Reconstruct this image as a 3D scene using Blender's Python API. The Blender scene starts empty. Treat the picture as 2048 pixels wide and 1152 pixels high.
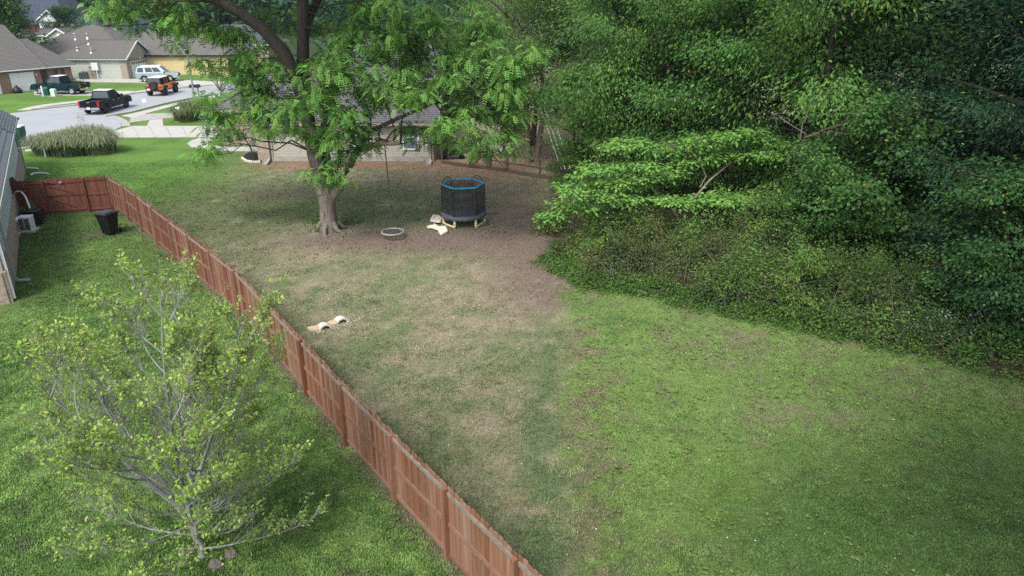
import bpy, math, random
import numpy as np
from mathutils import Vector, Matrix
R = math.radians
rng = np.random.default_rng(11)
random.seed(11)
S = bpy.context.scene
COL = S.collection

# ------------------------------------------------------------------ camera, sky, sun, exposure
CAM_H, FPX, PITCH = 10.5, 1420.0, R(22.6)
cam = bpy.data.cameras.new('camera')
cam_o = bpy.data.objects.new('camera', cam)
COL.objects.link(cam_o)
cam.sensor_width = 36.0
cam.lens = 36.0 * FPX / 2048.0
cam.clip_start, cam.clip_end = 0.1, 3000.0
cam_o.location = (0, 0, CAM_H)
cam_o.rotation_euler = (math.pi / 2 - PITCH, 0, 0)
S.camera = cam_o

SUN_EL, SUN_AZ = R(53), R(205)          # azimuth clockwise from +Y
W = bpy.data.worlds.new('World')
S.world = W
W.use_nodes = True
wn = W.node_tree
for n in list(wn.nodes): wn.nodes.remove(n)
sky = wn.nodes.new('ShaderNodeTexSky')
sky.sky_type = 'NISHITA'
sky.sun_disc = False
sky.sun_elevation = SUN_EL
sky.sun_rotation = SUN_AZ
sky.air_density, sky.dust_density, sky.ozone_density = 1.0, 3.0, 1.0
hs = wn.nodes.new('ShaderNodeHueSaturation')
hs.inputs['Saturation'].default_value = 0.5
bg = wn.nodes.new('ShaderNodeBackground')
bg.inputs['Strength'].default_value = 0.14
wo = wn.nodes.new('ShaderNodeOutputWorld')
wn.links.new(sky.outputs[0], hs.inputs['Color'])
wn.links.new(hs.outputs[0], bg.inputs['Color'])
wn.links.new(bg.outputs[0], wo.inputs['Surface'])

sl = bpy.data.lights.new('sun', 'SUN')
sl.energy = 1.15
sl.angle = R(12)
sl.color = (1.0, 0.97, 0.92)
so = bpy.data.objects.new('sun', sl)
COL.objects.link(so)
so.location = (0, 0, 40)
sd = Vector((math.sin(SUN_AZ) * math.cos(SUN_EL), math.cos(SUN_AZ) * math.cos(SUN_EL), math.sin(SUN_EL)))
so.rotation_euler = sd.to_track_quat('Z', 'Y').to_euler()
S.view_settings.view_transform = 'Standard'
S.view_settings.look = 'None'
S.view_settings.exposure = 1.43
S.view_settings.gamma = 1.0
S.view_settings.use_curve_mapping = False
S.cycles.use_denoising = False
S.cycles.use_light_tree = False
S.cycles.sample_clamp_indirect = 3.0
S.cycles.max_bounces = 6
S.cycles.diffuse_bounces = 3
S.cycles.glossy_bounces = 2
S.cycles.transmission_bounces = 4
S.cycles.transparent_max_bounces = 6
S.cycles.volume_bounces = 0
S.cycles.caustics_reflective = False
S.cycles.caustics_refractive = False

# ------------------------------------------------------------------ helpers
CT, ST = math.cos(PITCH), math.sin(PITCH)
def ray(u, v):
    r, up = (u - 1024) / FPX, (576 - v) / FPX
    return (r, CT + ST * up, -ST + CT * up)
def G(u, v, z=0.0):                       # a measured photo point, on the plane of height z
    d = ray(u, v); t = (z - CAM_H) / d[2]
    return Vector((d[0] * t, d[1] * t, z))
def GD(u, v, y):                          # the same at a known distance y
    d = ray(u, v); t = y / d[1]
    return Vector((d[0] * t, y, CAM_H + d[2] * t))

def tag(o, label=None, cat=None, group=None, kind=None):
    if label: o['label'] = label
    if cat: o['category'] = cat
    if group: o['group'] = group
    if kind: o['kind'] = kind
    return o
def thing(name, label, cat, loc=(0, 0, 0), rotz=0.0, group=None):
    o = bpy.data.objects.new(name, None)
    o.empty_display_size = 0.2
    COL.objects.link(o)
    o.location = loc
    o.rotation_euler = (0, 0, rotz)
    return tag(o, label, cat, group)
def link(name, me, parent=None, kind=None):
    o = bpy.data.objects.new(name, me)
    COL.objects.link(o)
    if parent is not None: o.parent = parent
    if kind: o['kind'] = kind
    return o
def copy_tree(o, parent=None):
    c = o.copy(); COL.objects.link(c)
    if parent is not None: c.parent = parent
    for ch in list(o.children): copy_tree(ch, c)
    return c

class MB:                                  # collects faces, becomes ONE mesh
    def __init__(s): s.v, s.f, s.sm = [], [], []
    def add(s, vs, fs, smooth=False, M=None):
        k = len(s.v)
        for p in vs:
            p = Vector(p)
            s.v.append(tuple(M @ p) if M is not None else tuple(p))
        for q in fs:
            s.f.append([k + i for i in q]); s.sm.append(smooth)
        return s
    def box(s, c, d, rz=0.0, M=None, taper=1.0):
        x, y, z = d[0] / 2, d[1] / 2, d[2] / 2; t = taper
        vs = [(-x, -y, -z), (x, -y, -z), (x, y, -z), (-x, y, -z), (-x * t, -y * t, z), (x * t, -y * t, z), (x * t, y * t, z), (-x * t, y * t, z)]
        T = Matrix.Translation(c) @ Matrix.Rotation(rz, 4, 'Z')
        if M is not None: T = M @ T
        return s.add(vs, [(3, 2, 1, 0), (4, 5, 6, 7), (0, 1, 5, 4), (1, 2, 6, 5), (2, 3, 7, 6), (3, 0, 4, 7)], M=T)
    def bar(s, a, b, w, h, up=(0, 0, 1)):    # box along a->b, w sideways, h upward
        a, b = Vector(a), Vector(b); d = (b - a).normalized(); up = Vector(up)
        if abs(d.dot(up)) > .98: up = Vector((0, 1, 0))
        x = d.cross(up).normalized(); u = x.cross(d).normalized()
        vs = [p + x * sx * w / 2 + u * su * h / 2 for p in (a, b) for sx, su in ((-1, -1), (1, -1), (1, 1), (-1, 1))]
        return s.add(vs, [(3, 2, 1, 0), (4, 5, 6, 7), (0, 1, 5, 4), (1, 2, 6, 5), (2, 3, 7, 6), (3, 0, 4, 7)])
    def tube(s, pts, rad, n=6, cap=True, smooth=True):
        pts = [Vector(p) for p in pts]
        if not hasattr(rad, '__len__'): rad = [rad] * len(pts)
        k = len(pts); vs = []; ref = Vector((0.31, 0.2, 0.93)).normalized()
        for i in range(k):
            d = (pts[min(i + 1, k - 1)] - pts[max(i - 1, 0)])
            d = d.normalized() if d.length > 1e-9 else Vector((0, 0, 1))
            if abs(d.dot(ref)) > .95: ref = Vector((0.9, -0.3, 0.1)).normalized()
            x = d.cross(ref).normalized(); y = d.cross(x)
            for j in range(n):
                a = 2 * math.pi * j / n
                vs.append(pts[i] + (x * math.cos(a) + y * math.sin(a)) * rad[i])
        fs = [(i * n + j, i * n + (j + 1) % n, (i + 1) * n + (j + 1) % n, (i + 1) * n + j) for i in range(k - 1) for j in range(n)]
        s.add(vs, fs, smooth)
        if cap: s.add(vs[:n], [tuple(range(n))[::-1]]); s.add(vs[-n:], [tuple(range(n))])
        return s
    def lathe(s, prof, n=16, M=None, smooth=True):   # prof: (radius, z)
        vs = [(r * math.cos(2 * math.pi * j / n), r * math.sin(2 * math.pi * j / n), z) for r, z in prof for j in range(n)]
        fs = [(i * n + j, i * n + (j + 1) % n, (i + 1) * n + (j + 1) % n, (i + 1) * n + j) for i in range(len(prof) - 1) for j in range(n)]
        return s.add(vs, fs, smooth, M)
    def prism(s, poly, off, M=None):          # planar polygon swept by the vector off
        n = len(poly); off = Vector(off); P = [Vector(p) for p in poly]
        return s.add(P + [p + off for p in P], [tuple(range(n))[::-1], tuple(range(n, 2 * n))] + [(i, (i + 1) % n, n + (i + 1) % n, n + i) for i in range(n)], M=M)
    def mesh(s, name, m, shift=None):
        me = bpy.data.meshes.new(name)
        v = s.v if shift is None else [(p[0] - shift[0], p[1] - shift[1], p[2] - shift[2]) for p in s.v]
        me.from_pydata(v, [], s.f)
        me.polygons.foreach_set('use_smooth', s.sm)
        if m is not None: me.materials.append(m)
        me.update()
        return me
    def obj(s, name, m, parent=None, shift=None, kind=None):
        return link(name, s.mesh(name, m, shift), parent, kind)
def np_mesh(name, V, F, col, m):              # V (n,3), F (k,3|4), col (n,3)
    me = bpy.data.meshes.new(name)
    V = np.ascontiguousarray(V, np.float32); F = np.ascontiguousarray(F, np.int32)
    k, w = F.shape
    me.vertices.add(len(V)); me.vertices.foreach_set('co', V.ravel())
    me.loops.add(k * w); me.loops.foreach_set('vertex_index', F.ravel())
    me.polygons.add(k); me.polygons.foreach_set('loop_start', np.arange(0, k * w, w, dtype=np.int32))
    me.update(calc_edges=True)
    if col is not None:
        a = me.color_attributes.new('Col', 'FLOAT_COLOR', 'POINT')
        c4 = np.ones((len(V), 4), np.float32); c4[:, :3] = col
        a.data.foreach_set('color', c4.ravel())
    if m is not None: me.materials.append(m)
    return me

# ------------------------------------------------------------------ materials
def new_mat(name):
    m = bpy.data.materials.new(name); m.use_nodes = True
    nt = m.node_tree
    for n in list(nt.nodes): nt.nodes.remove(n)
    out = nt.nodes.new('ShaderNodeOutputMaterial')
    b = nt.nodes.new('ShaderNodeBsdfPrincipled')
    nt.links.new(b.outputs[0], out.inputs['Surface'])
    return m, nt, b, out
def node(nt, t, **kw):
    n = nt.nodes.new(t)
    for k, v in kw.items(): setattr(n, k, v)
    return n
def coords(nt, world=False, scale=(1, 1, 1)):
    if world: src = node(nt, 'ShaderNodeNewGeometry').outputs['Position']
    else: src = node(nt, 'ShaderNodeTexCoord').outputs['Object']
    mp = node(nt, 'ShaderNodeMapping'); mp.inputs['Scale'].default_value = scale
    nt.links.new(src, mp.inputs['Vector'])
    return mp.outputs[0]
def noise(nt, vec, scale, detail=4, rough=.55):
    n = node(nt, 'ShaderNodeTexNoise'); n.inputs['Scale'].default_value = scale
    n.inputs['Detail'].default_value = detail; n.inputs['Roughness'].default_value = rough
    nt.links.new(vec, n.inputs['Vector'])
    return n.outputs['Fac']
def ramp(nt, fac, stops):
    r = node(nt, 'ShaderNodeValToRGB'); e = r.color_ramp.elements
    while len(e) < len(stops): e.new(.5)
    for x, (p, c) in zip(e, stops): x.position = p; x.color = (*c, 1)
    nt.links.new(fac, r.inputs[0])
    return r.outputs[0]
def bump(nt, b, h, strength=.3, dist=.02):
    n = node(nt, 'ShaderNodeBump'); n.inputs['Strength'].default_value = strength; n.inputs['Distance'].default_value = dist
    nt.links.new(h, n.inputs['Height']); nt.links.new(n.outputs[0], b.inputs['Normal'])
def pm(name, c1, c2=None, scale=3.0, rough=.8, bmp=.2, stretch=(1, 1, 1), rnd=0.0, metal=0.0, spec=.3, world=False, fine=40.0, coat=0.0):
    m, nt, b, out = new_mat(name)
    c2 = c2 or tuple(x * .75 for x in c1)
    vec = coords(nt, world, stretch)
    f = noise(nt, vec, scale, 6, .65)
    c = ramp(nt, f, [(.3, c2), (.7, c1)])
    if rnd:
        oi = node(nt, 'ShaderNodeObjectInfo'); hsv = node(nt, 'ShaderNodeHueSaturation')
        mr = node(nt, 'ShaderNodeMapRange'); mr.inputs[3].default_value = 1 - rnd; mr.inputs[4].default_value = 1 + rnd
        nt.links.new(oi.outputs['Random'], mr.inputs[0]); nt.links.new(mr.outputs[0], hsv.inputs['Value'])
        mr2 = node(nt, 'ShaderNodeMapRange'); mr2.inputs[3].default_value = 1 + rnd * .6; mr2.inputs[4].default_value = 1 - rnd * .6
        nt.links.new(oi.outputs['Random'], mr2.inputs[0]); nt.links.new(mr2.outputs[0], hsv.inputs['Saturation'])
        nt.links.new(c, hsv.inputs['Color']); c = hsv.outputs[0]
    nt.links.new(c, b.inputs['Base Color'])
    b.inputs['Roughness'].default_value = rough; b.inputs['Metallic'].default_value = metal
    b.inputs['Specular IOR Level'].default_value = spec
    if coat: b.inputs['Coat Weight'].default_value = coat; b.inputs['Coat Roughness'].default_value = .08
    if bmp: bump(nt, b, noise(nt, vec, fine, 5, .7), bmp, .01)
    return m
def weathered(m, col, sc, lo, hi):
    nt = m.node_tree; b = next(n for n in nt.nodes if n.type == 'BSDF_PRINCIPLED'); src = b.inputs['Base Color'].links[0].from_socket
    f = noise(nt, coords(nt, True, (1, 1, .5)), sc, 5, .7); mr = node(nt, 'ShaderNodeMapRange'); mr.inputs[1].default_value = lo; mr.inputs[2].default_value = hi
    nt.links.new(f, mr.inputs[0]); mx = node(nt, 'ShaderNodeMix', data_type='RGBA'); mx.inputs[7].default_value = (*col, 1)
    nt.links.new(mr.outputs[0], mx.inputs[0]); nt.links.new(src, mx.inputs[6]); nt.links.new(mx.outputs[2], b.inputs['Base Color'])
def leaf_mat(name, trans=.35, rough=.5, spec=.35):
    m, nt, b, out = new_mat(name)
    a = node(nt, 'ShaderNodeAttribute', attribute_name='Col')
    f = noise(nt, coords(nt, True), 2.2, 3)
    hsv = node(nt, 'ShaderNodeHueSaturation')
    mr = node(nt, 'ShaderNodeMapRange'); mr.inputs[1].default_value = .3; mr.inputs[2].default_value = .7
    mr.inputs[3].default_value = .8; mr.inputs[4].default_value = 1.2
    nt.links.new(f, mr.inputs[0]); nt.links.new(mr.outputs[0], hsv.inputs['Value']); nt.links.new(a.outputs['Color'], hsv.inputs['Color'])
    nt.links.new(hsv.outputs[0], b.inputs['Base Color'])
    b.inputs['Roughness'].default_value = rough; b.inputs['Specular IOR Level'].default_value = spec
    t = node(nt, 'ShaderNodeBsdfTranslucent')
    h2 = node(nt, 'ShaderNodeHueSaturation'); h2.inputs['Value'].default_value = 1.25; h2.inputs['Hue'].default_value = .485
    nt.links.new(hsv.outputs[0], h2.inputs['Color']); nt.links.new(h2.outputs[0], t.inputs['Color'])
    mx = node(nt, 'ShaderNodeMixShader'); mx.inputs[0].default_value = trans
    nt.links.new(b.outputs[0], mx.inputs[1]); nt.links.new(t.outputs[0], mx.inputs[2]); nt.links.new(mx.outputs[0], out.inputs['Surface'])
    return m
def brick_mat(name, c1, c2, mortar, var=.5):
    m, nt, b, out = new_mat(name)
    v = coords(nt)
    sx = node(nt, 'ShaderNodeSeparateXYZ'); nt.links.new(v, sx.inputs[0])
    ad = node(nt, 'ShaderNodeMath', operation='ADD'); nt.links.new(sx.outputs[0], ad.inputs[0]); nt.links.new(sx.outputs[1], ad.inputs[1])
    cb = node(nt, 'ShaderNodeCombineXYZ'); nt.links.new(ad.outputs[0], cb.inputs[0]); nt.links.new(sx.outputs[2], cb.inputs[1])
    t = node(nt, 'ShaderNodeTexBrick'); nt.links.new(cb.outputs[0], t.inputs['Vector'])
    t.inputs['Scale'].default_value = 1.0; t.inputs['Brick Width'].default_value = .21; t.inputs['Row Height'].default_value = .075
    t.inputs['Mortar Size'].default_value = .008; t.inputs['Color1'].default_value = (*c1, 1); t.inputs['Color2'].default_value = (*c2, 1); t.inputs['Mortar'].default_value = (*mortar, 1)
    mx = node(nt, 'ShaderNodeMix', data_type='RGBA', blend_type='MULTIPLY'); mx.inputs[0].default_value = var
    nt.links.new(t.outputs['Color'], mx.inputs[6]); nt.links.new(ramp(nt, noise(nt, v, 4, 5), [(.3, (.5, .5, .5)), (.7, (1, 1, 1))]), mx.inputs[7])
    nt.links.new(mx.outputs[2], b.inputs['Base Color']); b.inputs['Roughness'].default_value = .9
    bump(nt, b, t.outputs['Fac'], -.4, .01)
    return m

MT = {}
MT['bark_walnut'] = pm('bark walnut', (.23, .20, .165), (.055, .045, .036), 5, .95, 1.0, (3, 3, .55), fine=9)
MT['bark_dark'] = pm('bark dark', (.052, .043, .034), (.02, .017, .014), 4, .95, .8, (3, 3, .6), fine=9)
MT['bark_grey'] = pm('bark grey lichen', (.27, .285, .28), (.12, .115, .105), 9, .9, .4, (2, 2, 1))
MT['bark_tan'] = pm('bark tan', (.24, .2, .15), (.1, .08, .06), 7, .9, .4)
MT['twig'] = pm('dry twig', (.17, .145, .12), (.075, .06, .05), 5, .9, 0)
MT['twig_pale'] = pm('pale twig', (.33, .335, .33), (.14, .125, .115), 6, .9, 0)
MT['leaf'] = leaf_mat('leaf', .3, .6, .12)
MT['leaf_gloss'] = leaf_mat('leaf waxy', .25, .6, .15)
MT['blade'] = leaf_mat('grass blade', .3, .6, .2)
MT['fence'] = pm('red stained cedar', (.222, .102, .058), (.138, .062, .037), 2.2, .8, .35, (9, 9, .7), rnd=.3, fine=18, world=True)
weathered(MT['fence'], (.165, .13, .09), 1.3, .48, .78)
MT['fence_post'] = pm('stained post', (.205, .09, .052), (.13, .056, .034), 3, .8, .3, (7, 7, .7), rnd=.16, fine=18, world=True)
weathered(MT['fence_post'], (.2, .15, .1), 1.1, .5, .8)
MT['fence_rail'] = pm('weathered rail', (.2, .11, .072), (.12, .068, .046), 3, .85, .3, (2, 2, 6), rnd=.12, world=True)
MT['fence_cap'] = pm('grey weathered rail', (.23, .2, .165), (.12, .1, .08), 4, .9, .3, (2, 2, 4), rnd=.1, world=True)
MT['fence_dark'] = pm('dark red stain', (.15, .05, .034), (.095, .03, .022), 2.2, .8, .3, (9, 9, .7), rnd=.16, fine=18, world=True)
MT['old_wood'] = pm('old grey brown wood', (.125, .095, .068), (.065, .048, .034), 4, .9, .3, (5, 5, 1), rnd=.15)
MT['white'] = pm('white paint', (.62, .63, .62), (.54, .55, .54), 3, .45, .05)
MT['offwhite'] = pm('off white plastic', (.72, .66, .56), (.6, .52, .42), 6, .5, .05)
MT['concrete'] = pm('pale concrete', (.37, .355, .325), (.305, .29, .265), 1.2, .9, .08, world=True)
MT['concrete_old'] = pm('grey concrete', (.32, .31, .285), (.23, .22, .2), 2.2, .9, .08, world=True)
MT['asphalt'] = pm('grey asphalt', (.27, .285, .295), (.23, .24, .25), .35, .92, .08, world=True, fine=60)
MT['patch'] = pm('pale patch', (.5, .5, .49), (.42, .42, .41), 3, .9, .1)
MT['mulch'] = pm('black mulch', (.02, .018, .016), (.006, .006, .006), 14, 1, .9, fine=22)
MT['siding_sage'] = pm('sage vinyl siding', (.33, .4, .385), (.29, .355, .34), .8, .6, .05, rnd=.04)
MT['siding_tan'] = pm('tan vinyl siding', (.35, .328, .275), (.325, .305, .255), .8, .6, 0, rnd=.015)
MT['siding_pale'] = pm('pale green siding', (.36, .39, .34), (.32, .35, .3), .5, .7, .05)
MT['siding_yellow'] = pm('butter yellow siding', (.5, .4, .21), (.44, .35, .18), .5, .7, .05)
MT['trim_tan'] = pm('tan trim', (.3, .265, .21), (.26, .23, .18), 2, .6, .05)
MT['trim_grey'] = pm('grey green gutter', (.3, .34, .32), (.26, .3, .28), 2, .5, .05)
MT['shingle'] = pm('grey brown shingle', (.125, .12, .122), (.07, .068, .07), 7, .95, .08, (1, 1, 1), fine=30)
MT['shingle_warm'] = pm('brown shingle', (.13, .122, .112), (.08, .075, .068), 7, .95, .08, fine=30)
MT['shingle_slate'] = pm('slate shingle', (.11, .125, .135), (.06, .07, .078), 7, .95, .08, rnd=.14, fine=30)
MT['shingle_blue'] = pm('dark blue shingle', (.05, .06, .085), (.035, .04, .06), 5, .95, .3)
MT['shingle_red'] = pm('red brown shingle', (.16, .09, .07), (.11, .06, .05), 5, .95, .3)
MT['brick_tan'] = brick_mat('tan brick', (.33, .25, .18), (.22, .16, .11), (.36, .33, .28))
MT['brick_red'] = brick_mat('red brick', (.27, .12, .085), (.18, .075, .055), (.3, .26, .22))
MT['brick_mix'] = brick_mat('mixed tan brick', (.34, .265, .2), (.22, .17, .13), (.38, .35, .3))
MT['glass'] = pm('dark window glass', (.02, .025, .028), (.015, .02, .022), 2, .08, 0, spec=.6)
MT['glass_pale'] = pm('curtained glass', (.14, .18, .2), (.1, .13, .15), 2, .1, 0, spec=.6)
MT['black'] = pm('black plastic', (.014, .014, .016), (.01, .01, .011), 4, .45, .05)
MT['black_matte'] = pm('black rubber', (.02, .02, .02), (.012, .012, .012), 9, .85, .2)
MT['green_plastic'] = pm('dark green plastic', (.012, .075, .045), (.009, .06, .035), 3, .5, .05)
MT['mint'] = pm('mint utility box', (.42, .55, .45), (.38, .5, .41), 3, .5, .05)
MT['teal'] = pm('dark teal box', (.02, .11, .12), (.016, .09, .1), 3, .5, .05)
MT['metal'] = pm('galvanised metal', (.5, .5, .5), (.4, .4, .4), 4, .4, .05, metal=.6)
MT['chrome'] = pm('chrome', (.7, .7, .7), (.65, .65, .65), 4, .15, 0, metal=1)
MT['grey_plastic'] = pm('light grey housing', (.55, .56, .55), (.5, .51, .5), 4, .5, .05)
MT['lamp_metal'] = pm('green grey pole', (.13, .16, .165), (.1, .13, .135), 4, .5, .05)
MT['blue_foam'] = pm('blue foam sleeve', (.03, .36, .56), (.025, .29, .48), 3, .6, .05)
MT['navy'] = pm('faded navy pad', (.085, .092, .12), (.06, .065, .085), 4, .65, .1)
MT['cream'] = pm('cream plastic', (.68, .56, .34), (.58, .46, .27), 3, .5, .05)
MT['sandstone'] = pm('tan sandstone', (.46, .36, .24), (.34, .26, .17), 5, .9, .5, fine=14)
MT['arch'] = pm('white cast concrete', (.6, .56, .47), (.46, .43, .36), 6, .8, .3)
MT['stone'] = pm('mauve fieldstone', (.13, .115, .1), (.075, .068, .06), 4, .95, .6, fine=12)
MT['rope'] = pm('dark rope', (.05, .05, .045), (.03, .03, .028), 30, .9, .3)
MT['swing_grey'] = pm('grey green webbing', (.25, .27, .24), (.19, .21, .19), 20, .8, .2)
MT['yellow'] = pm('yellow pole', (.7, .5, .08), (.6, .42, .06), 3, .5, 0)
MT['paint_black'] = pm('black car paint', (.004, .005, .009), (.003, .004, .007), 3, .3, 0, spec=.18, coat=.0)
MT['paint_green'] = pm('dark green car paint', (.004, .022, .027), (.0035, .019, .023), 3, .28, 0, spec=.2, coat=.0)
MT['paint_silver'] = pm('silver blue car paint', (.36, .42, .46), (.33, .39, .43), 3, .25, 0, metal=.35, coat=.5)
MT['paint_orange'] = pm('orange car paint', (.75, .17, .035), (.7, .15, .03), 3, .3, 0, coat=.4)
MT['roof_sky_sheen'] = pm('roof sky sheen', (.72, .74, .76), (.68, .7, .72), 3, .3, 0)  # pale roof panels: the sky's reflection put into the paint colour
MT['tyre'] = pm('tyre rubber', (.018, .018, .018), (.012, .012, .012), 20, .85, .2)
MT['rim'] = pm('alloy rim', (.5, .5, .5), (.42, .42, .42), 4, .3, 0, metal=.8)
MT['rim_dark'] = pm('dark rim', (.05, .05, .055), (.04, .04, .045), 4, .4, 0, metal=.5)
MT['red_lens'] = pm('red lens', (.35, .01, .015), (.28, .01, .012), 3, .2, 0)
MT['clear_lens'] = pm('clear lens', (.6, .62, .65), (.5, .52, .55), 3, .15, 0)
MT['plate'] = pm('plate', (.6, .62, .63), (.55, .57, .58), 3, .5, 0)
MT['flower'] = pm('white blossom', (.75, .75, .72), (.65, .65, .6), 3, .7, 0)
# ------------------------------------------------------------------ ground, lawn colours, grass
def vnoise(x, y, sc, seed):
    x = np.asarray(x) * sc; y = np.asarray(y) * sc
    xi = np.floor(x).astype(np.int64); yi = np.floor(y).astype(np.int64)
    fx = x - xi; fy = y - yi
    fx = fx * fx * (3 - 2 * fx); fy = fy * fy * (3 - 2 * fy)
    def h(a, b):
        n = (a * 374761393 + b * 668265263 + seed * 982451653) & 0xffffffff
        n = ((n ^ (n >> 13)) * 1274126177) & 0xffffffff
        return ((n ^ (n >> 16)) & 0xffff) / 65535.0
    return (h(xi, yi) * (1 - fx) + h(xi + 1, yi) * fx) * (1 - fy) + (h(xi, yi + 1) * (1 - fx) + h(xi + 1, yi + 1) * fx) * fy
def fbm(x, y, sc, seed, oct=4):
    s = 0; a = .5; t = 0
    for i in range(oct):
        s = s + a * vnoise(x, y, sc * 2 ** i, seed + i); t += a; a *= .55
    return s / t
def sst(a, b, x):
    t = np.clip((x - a) / (b - a), 0, 1); return t * t * (3 - 2 * t)
def hill(x, y):
    return 9.0 * sst(108, 250, np.asarray(y, float)) * (0.55 + .45 * sst(40, -60, np.asarray(x, float))) + 12 * sst(250, 600, np.asarray(y, float))

FENCE = [(3.2, 5.2), (1.55, 7.4), (0.1, 9.28), (-1.24, 11.07), (-2.57, 12.86), (-4.12, 15.0), (-5.75, 17.35), (-7.57, 19.92), (-9.45, 22.6)]
for u, v in ((432, 588), (381, 559), (340, 526), (300, 486), (268, 454)):
    p = G(u, v); FENCE.append((p.x, p.y))
FENCE.append((-20.74, 36.12))
# put the far posts at even spacing on the straight line to the corner
p0, p1 = Vector((-9.45, 22.6)), Vector((-20.74, 36.12)); FENCE = FENCE[:9]
for i in range(1, 8):
    q = p0.lerp(p1, i / 7); FENCE.append((q.x, q.y))
fy = np.array([p[1] for p in FENCE]); fx = np.array([p[0] for p in FENCE])
EDGE = [(2.4, 43), (1.9, 36), (1.5, 31.2), (1.75, 27.3), (2.5, 25.3), (5.2, 24.4), (8.2, 22.2), (11.7, 20.3), (14.9, 17.9), (19, 14), (24, 8.5), (30, 0), (36, -20)]
ex = np.array([p[0] for p in EDGE]); ey = np.array([p[1] for p in EDGE])
def wood_side(x, y):                       # > 0 inside the trees
    return np.where(np.asarray(y) > 25.3, np.asarray(x) - np.interp(-np.asarray(y), -ey, ex), np.asarray(y) - np.interp(np.asarray(x), ex, ey))
def blob(x, y, u, v, rx, ry):
    c = G(u, v); return np.exp(-(((x - c.x) / rx) ** 2 + ((y - c.y) / ry) ** 2))
def mixc(c, d, w):
    return c * (1 - w[:, None]) + np.array(d)[None, :] * w[:, None]
def lawn(x, y):
    """albedo of the turf and bare soil, and how much of it is growing grass"""
    n1 = fbm(x, y, .45, 3); n2 = fbm(x, y, 1.6, 9); n3 = fbm(x, y, .16, 21); n4 = fbm(x, y, 4.5, 33, 3)
    c = np.zeros((len(x), 3)); c[:] = (.088, .15, .035)
    live = np.ones(len(x))
    left = (x < np.interp(y, fy, fx)) & (y < 36.2)
    mid = np.where(y < 34, np.where(left, 0., 1.), np.where(left, 0., 1.) * (1 - sst(34, 37, y)) + sst(34, 37, y) * sst(-23, -14.5, x + 2 * (n1 - .5)))
    # neighbour's worn bermuda: straw, olive and green in patches
    w = sst(.34, .66, n1 * .3 + n2 * .35 + n4 * .35)
    m = mixc(np.tile(np.array([[.285, .246, .168]]), (len(x), 1)), (.15, .185, .09), w)
    m = mixc(m, (.24, .19, .135), .5 * sst(.56, .72, n4 * .5 + n3 * .5))
    grn = np.clip(1.0 * blob(x, y, 480, 420, 8, 5.0) + .9 * blob(x, y, 820, 400, 6, 4) + .8 * blob(x, y, 330, 400, 6, 7) + .5 * blob(x, y, 900, 880, 3, 3), 0, 1)
    m = mixc(m, (.08, .108, .042), .75 * grn * sst(.3, .5, n2 * .5 + n1 * .5 + .12))
    # the fence's cast shadow, painted as a darker strip into the turf colour
    df = x - np.interp(y, fy, fx)
    m = mixc(m, (.095, .108, .055), .75 * sst(3.0, .8, df) * sst(.25, .5, n2 + .05))
    dirt = np.clip(1.0 * blob(x, y, 900, 485, 5.2, 1.7) + 1.1 * blob(x, y, 1075, 520, 2.0, 4.5) + .9 * blob(x, y, 700, 480, 3.2, 1.1) + .8 * blob(x, y, 1030, 420, 3.0, 5) + .55 * blob(x, y, 560, 385, 2.4, 1.2) + .6 * blob(x, y, 900, 365, 5, 2.5) + .8 * blob(x, y, 1120, 590, 1.2, 1.5), 0, 1)
    m = mixc(m, (.185, .142, .112), np.clip(dirt * sst(.3, .6, n2 * .5 + n4 * .5 + dirt * .22), 0, 1))
    red = np.clip(1.1 * sst(2.4, .2, np.abs(y - 46.6)) * sst(-19, -16, x) * sst(3, 0, x) + .9 * blob(x, y, 950, 345, 4, 2), 0, 1)
    m = mixc(m, (.225, .148, .095), red * sst(.25, .5, n2 + .1))
    for (u, v, r) in ((1045, 1000, .28), (985, 757, .25), (1185, 875, .3), (1430, 790, .35)):
        m = mixc(m, (.33, .21, .125), .6 * np.clip(blob(x, y, u, v, r * 1.3, r) * 1.6 * n4, 0, 1))
    c = mixc(c, (0, 0, 0), mid) + m * mid[:, None]
    live = live * (1 - mid) + mid * np.clip(.25 + .75 * w, 0, 1) * (1 - .85 * dirt) * (1 - .9 * red)
    # clover on this lot's side of the mowing line
    line = 1.2 + .05 * (y - 15) + 1.0 * (n1 - .5) + .6 * (n2 - .5)
    cl = sst(-.35, .4, x - line + 1.3 * (n4 - .5) + .9 * (n2 - .5)) * sst(26.5, 25, y) * (mid > .5)
    k = mixc(np.tile(np.array([[.152, .226, .066]]), (len(x), 1)), (.185, .15, .1), .85 * sst(.5, .68, n2 * .4 + n1 * .2 + n4 * .4))
    k = mixc(k, (.115, .19, .035), .7 * sst(.5, .7, n3 * .6 + n4 * .4))
    k = mixc(k, (.06, .115, .034), .75 * sst(15.0, 11.0, y - .25 * (x - 3) - 1.5 * (n1 - .5)) * sst(2.5, 6, x))  # cast shade over the near corner, put into the clover colour
    k = mixc(k, (.2, .165, .11), .75 * sst(2.6, .2, x - line) * sst(.4, .6, n4 * .5 + n2 * .5))
    k = mixc(k, (.2, .165, .115), .8 * np.clip(blob(x, y, 1420, 690, 2.6, 1.3) + blob(x, y, 1900, 760, 2.5, 1.2) + .8 * blob(x, y, 1640, 830, 1.8, .9) + .7 * blob(x, y, 1260, 1080, 1.3, .6) + .7 * blob(x, y, 1730, 690, 2.5, .5), 0, 1) * sst(.38, .6, n4 * .6 + n2 * .4))
    k = mixc(k, (.09, .17, .048), .75 * sst(.55, .7, n1 * .5 + n4 * .5))
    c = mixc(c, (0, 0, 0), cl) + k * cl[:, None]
    live = np.maximum(live, cl * (.55 + .4 * (n2 < .6)))
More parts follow.
